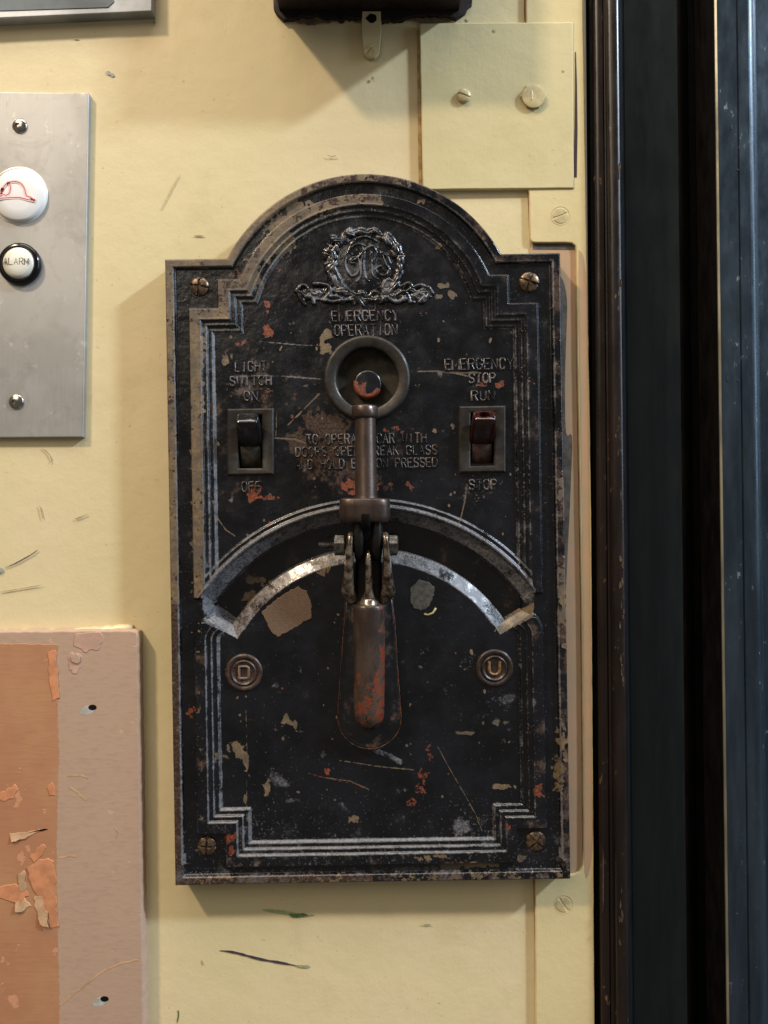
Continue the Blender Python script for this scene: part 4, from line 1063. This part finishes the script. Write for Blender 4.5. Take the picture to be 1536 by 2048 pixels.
# ---- D and U indicators
for ch, x, y in (('D', 488, 1345), ('U', 989, 1336)):
    m_ = M_enamel2
    b_ = obj('direction_boss', *lathe(x, y, [(38, HS-1), (37, HS+2.5), (34, HS+4.2), (30, HS+3.6), (27.5, HS+1.2), (26, HS+1.2), (25, HS+4), (23.5, HS+5), (21.5, HS+3.6), (20, HS+2.4), (.5, HS+2.4)], n=64, href=HS), mat_plain('boss_'+ch.lower(), (58, 46, 40) if ch == 'U' else (78, 60, 52), .38, .2, .45, 14, .4, dark=(34, 27, 25), seed=ord(ch)), pl, smooth=True, angle=60)
    b_['label'] = 'round boss marked '+ch
    mb = MB(); wd, hh = (10.5, 13) if ch == 'U' else (9.5, 12)
    src = [(-1, 1), (-1, -.35), (-.8, -.75), (-.4, -1), (.4, -1), (.8, -.75), (1, -.35), (1, 1)] if ch == 'U' else [(-1, -1), (-1, 1), (.5, 1), (.95, .8), (1, .5), (1, -.5), (.95, -.8), (.5, -1), (-1, -1)]
    mb.add(*tube([(x+a_*wd, y-b2*hh) for a_, b2 in src], 2.9, HS+3.0, n=8, flat=.9))
    mb.build('letter', M_brass if ch == 'U' else M_resbrown, b_, smooth=True, angle=60)

# ---- adhesive leftovers on the plate
V, F = slab(wobble([(523, 1222), (560, 1194), (596, 1172), (612, 1182), (623, 1202), (622, 1236), (590, 1255), (556, 1273), (546, 1268), (536, 1252)], 1.5, 5, 5), HS-1, HS+1.6, .6); o = obj('adhesive_patch', V, F, M_resbrown, pl, smooth=True, angle=60); o['label'] = 'brown rectangular adhesive leftover'
V, F = slab(wobble([(836, 1159), (856, 1163), (868, 1174), (868, 1190), (858, 1212), (842, 1222), (828, 1216), (820, 1202), (822, 1176)], 1.4, 4, 6), HS-1, HS+1.5, .6); o = obj('adhesive_patch', V, F, M_resgrey, pl, smooth=True, angle=60); o['label'] = 'grey oval adhesive leftover'
V, F = slab([(632, 1146), (652, 1138), (650, 1154), (644, 1152)], HS-1, HS+1.4, .6); obj('adhesive_patch', V, F, M_resbrown, pl)
V, F = tube([(872, 1216), (866, 1226), (856, 1230), (848, 1228)], 2.2, HS+.6, n=6); obj('adhesive_patch', V, F, mat_plain('yellowish_drip', (160, 148, 104), .5, 0, .2, 6, .2), pl, smooth=True)

# ================================================================ the lever (a part of the plate with pieces of its own)
lv_poly = [(692, 1188), (688, 1250), (682, 1330), (677, 1400), (675.5, 1436)]+[(739-63*math.cos(math.pi*i/20), 1437+61*math.sin(math.pi*i/20)) for i in range(1, 20)]+[(802.5, 1436), (800, 1400), (795, 1330), (790, 1250), (784, 1188)]
def lvl(pp, h): return [Vector((P(x, y, 60).x, -h*S, P(x, y, 60).z)) for x, y in pp]
V, F = rings([lvl(lv_poly, HS-2), lvl(lv_poly, HS+12), lvl(inset(lv_poly, 1.2), HS+15), lvl(inset(lv_poly, 3), HS+16), lvl(inset(lv_poly, 6), HS+15.5), lvl(inset(lv_poly, 9), HS+15), lvl(inset(lv_poly, 15), HS+17.5), lvl(inset(lv_poly, 24), HS+19.5), lvl(inset(lv_poly, 32), HS+20)])
lev = obj('lever', V, F, M_enamel2, pl, smooth=True, angle=60); lev['label'] = 'hinged centre lever with drop-shaped base and bronze rod'
mb = MB(); mb.add(*tube(wobble(lv_poly, .5, 6, 6, False), .9, HS+14.6, href=60, n=6)); mb.build('worn_edge', M_edgebrown, lev, smooth=True)
sec = []
for i in range(40):
    y = 1214+i*(1464-1214)/39
    e_ = max(0, (y-1430)/35); w_ = (33-1.0*(y-1214)/250*2)*math.sqrt(max(0.0004, 1-e_*e_*.999)); hd = 36*math.sqrt(max(.001, 1-e_*e_*.9))
    hd *= (1-.18*(y-1214)/250)
    sec.append((y, 738, w_, HS+12, hd))
sec = [(1209, 738, 25, HS+12, 30), (1211, 738, 29.5, HS+12, 34.5)]+sec
V, F = loft(sec, 40, 2.3, href=HS+36); obj('grip', V, F, M_grip, lev, smooth=True, angle=60)
V, F = loft([(1190, 738, 14, HS+16, 20), (1200, 738, 18, HS+16, 26), (1208, 738, 22, HS+16, 31), (1214, 738, 20, HS+16, 33), (1218, 738, 12, HS+16, 30)], 28, 2.2, href=HS+36); obj('neck', V, F, M_steelworn, lev, smooth=True, angle=60)
for sd in (-1, 1):
    cxs = 736
    xo = lambda d: cxs+sd*d
    sec = [(1064, xo(33), 4, HS+45, 10), (1067, xo(34), 6.5, HS+45, 18), (1074, xo(35), 7.5, HS+44, 24), (1095, xo(37), 7.5, HS+42, 27), (1125, xo(38), 8.5, HS+38, 27), (1150, xo(39), 10, HS+32, 25), (1170, xo(40), 12, HS+26, 24),
           (1184, xo(41), 14.5, HS+20, 22), (1192, xo(39), 15, HS+15, 20), (1200, xo(36), 14, HS+11, 17), (1208, xo(33), 12, HS+8, 14), (1216, xo(31), 8, HS+6, 9)]
    V, F = loft(sec, 28, 3.2, href=HS+50); obj('fork_cheek', V, F, M_steelworn, lev, smooth=True, angle=60)
V, F = loft([(1100, 737, 3, HS+38, 12), (1110, 737, 6, HS+38, 20), (1130, 737, 7.5, HS+34, 22), (1160, 738, 8, HS+28, 22), (1185, 738, 9, HS+22, 22), (1204, 738, 16, HS+16, 24)], 24, 3, href=HS+50); obj('web', V, F, M_steelworn, lev, smooth=True, angle=60)
V, F = loft([(1085, 737, 26, HS+16, 10), (1200, 737, 26, HS+12, 10)], 24, 4, href=HS+16); obj('fork_floor', V, F, M_dark, lev, smooth=True, angle=60)
# hinge knuckles hanging from the rod's cap
for xk in (717, 754):
    V, F = loft([(1034, xk, 10.5, HS+46, 20), (1060, xk, 11.5, HS+46, 23), (1085, xk, 11.5, HS+44, 24), (1105, xk, 10.5, HS+40, 20), (1118, xk, 8.5, HS+36, 12), (1124, xk, 4, HS+34, 5)], 24, 3, href=HS+60); obj('knuckle', V, F, M_dark, lev, smooth=True, angle=60)
V, F = loft([(996, 729, 44, HS+50, 26), (997, 729, 48.5, HS+50, 30), (1000, 729, 51, HS+50, 32), (1012, 729, 51.5, HS+50, 32), (1032, 729, 51.5, HS+50, 32), (1040, 729, 50.5, HS+50, 31), (1044, 729, 48, HS+50, 28), (1045, 729, 42, HS+50, 22)], 48, 3.0, href=HS+70); obj('cap', V, F, M_bronze, lev, smooth=True, angle=60)
V, F = loft([(1028, 731, 9.5, HS+74, 10), (1046, 731, 10, HS+72, 10.5), (1062, 731, 8, HS+60, 8)], 20, 4, href=HS+80); obj('slot', V, F, M_black, lev, smooth=True, angle=60)
V, F = loft([(830, 730, 20.5, HS+52, 20.5), (834, 730, 21, HS+52, 21), (990, 732, 22.5, HS+52, 22.5), (999, 732, 26, HS+52, 25)], 40, 2, href=HS+66); obj('rod', V, F, M_bronze, lev, smooth=True, angle=60)
V, F = loft([(809, 729, 20, HS+52, 20), (810.5, 729, 24.5, HS+52, 24.5), (813, 729, 26.5, HS+52, 26.5), (831, 729, 26.5, HS+52, 26.5), (834, 729, 25, HS+52, 25), (836, 729, 21, HS+52, 21)], 40, 2, href=HS+66); obj('collar', V, F, M_bronze, lev, smooth=True, angle=60)
# cross bolt
yb = 1091; hb_ = HS+48
th = []
for i in range(22):
    x = 637+i*1.7; r_ = 8.2 if i % 2 else 6.4; th.append((x, yb, r_, hb_, r_))
V, F = loft(th, 16, 2, axis='x', href=hb_); bo = obj('hinge_bolt', V, F, M_bolt, lev, smooth=True, angle=70)
def hexa(x0, x1, r, nm):
    rs = []
    for x, k in ((x0, .86), (x0+2, 1), (x1-2, 1), (x1, .86)):
        rs.append([Vector((P(x, yb, hb_).x, -(hb_+r*k*math.cos(math.pi/3*j+.25))*S, P(x, yb, hb_).z+r*k*math.sin(math.pi/3*j+.25)*S)) for j in range(6)])
    V, F = rings(rs, cap0=True); return obj(nm, V, F, M_bolt, bo)
hexa(668, 690, 20, 'nut'); hexa(777, 796, 20, 'bolt_head')
print('objects', len(bpy.data.objects), 'tris', sum(len(m.polygons)*2 for m in bpy.data.meshes))
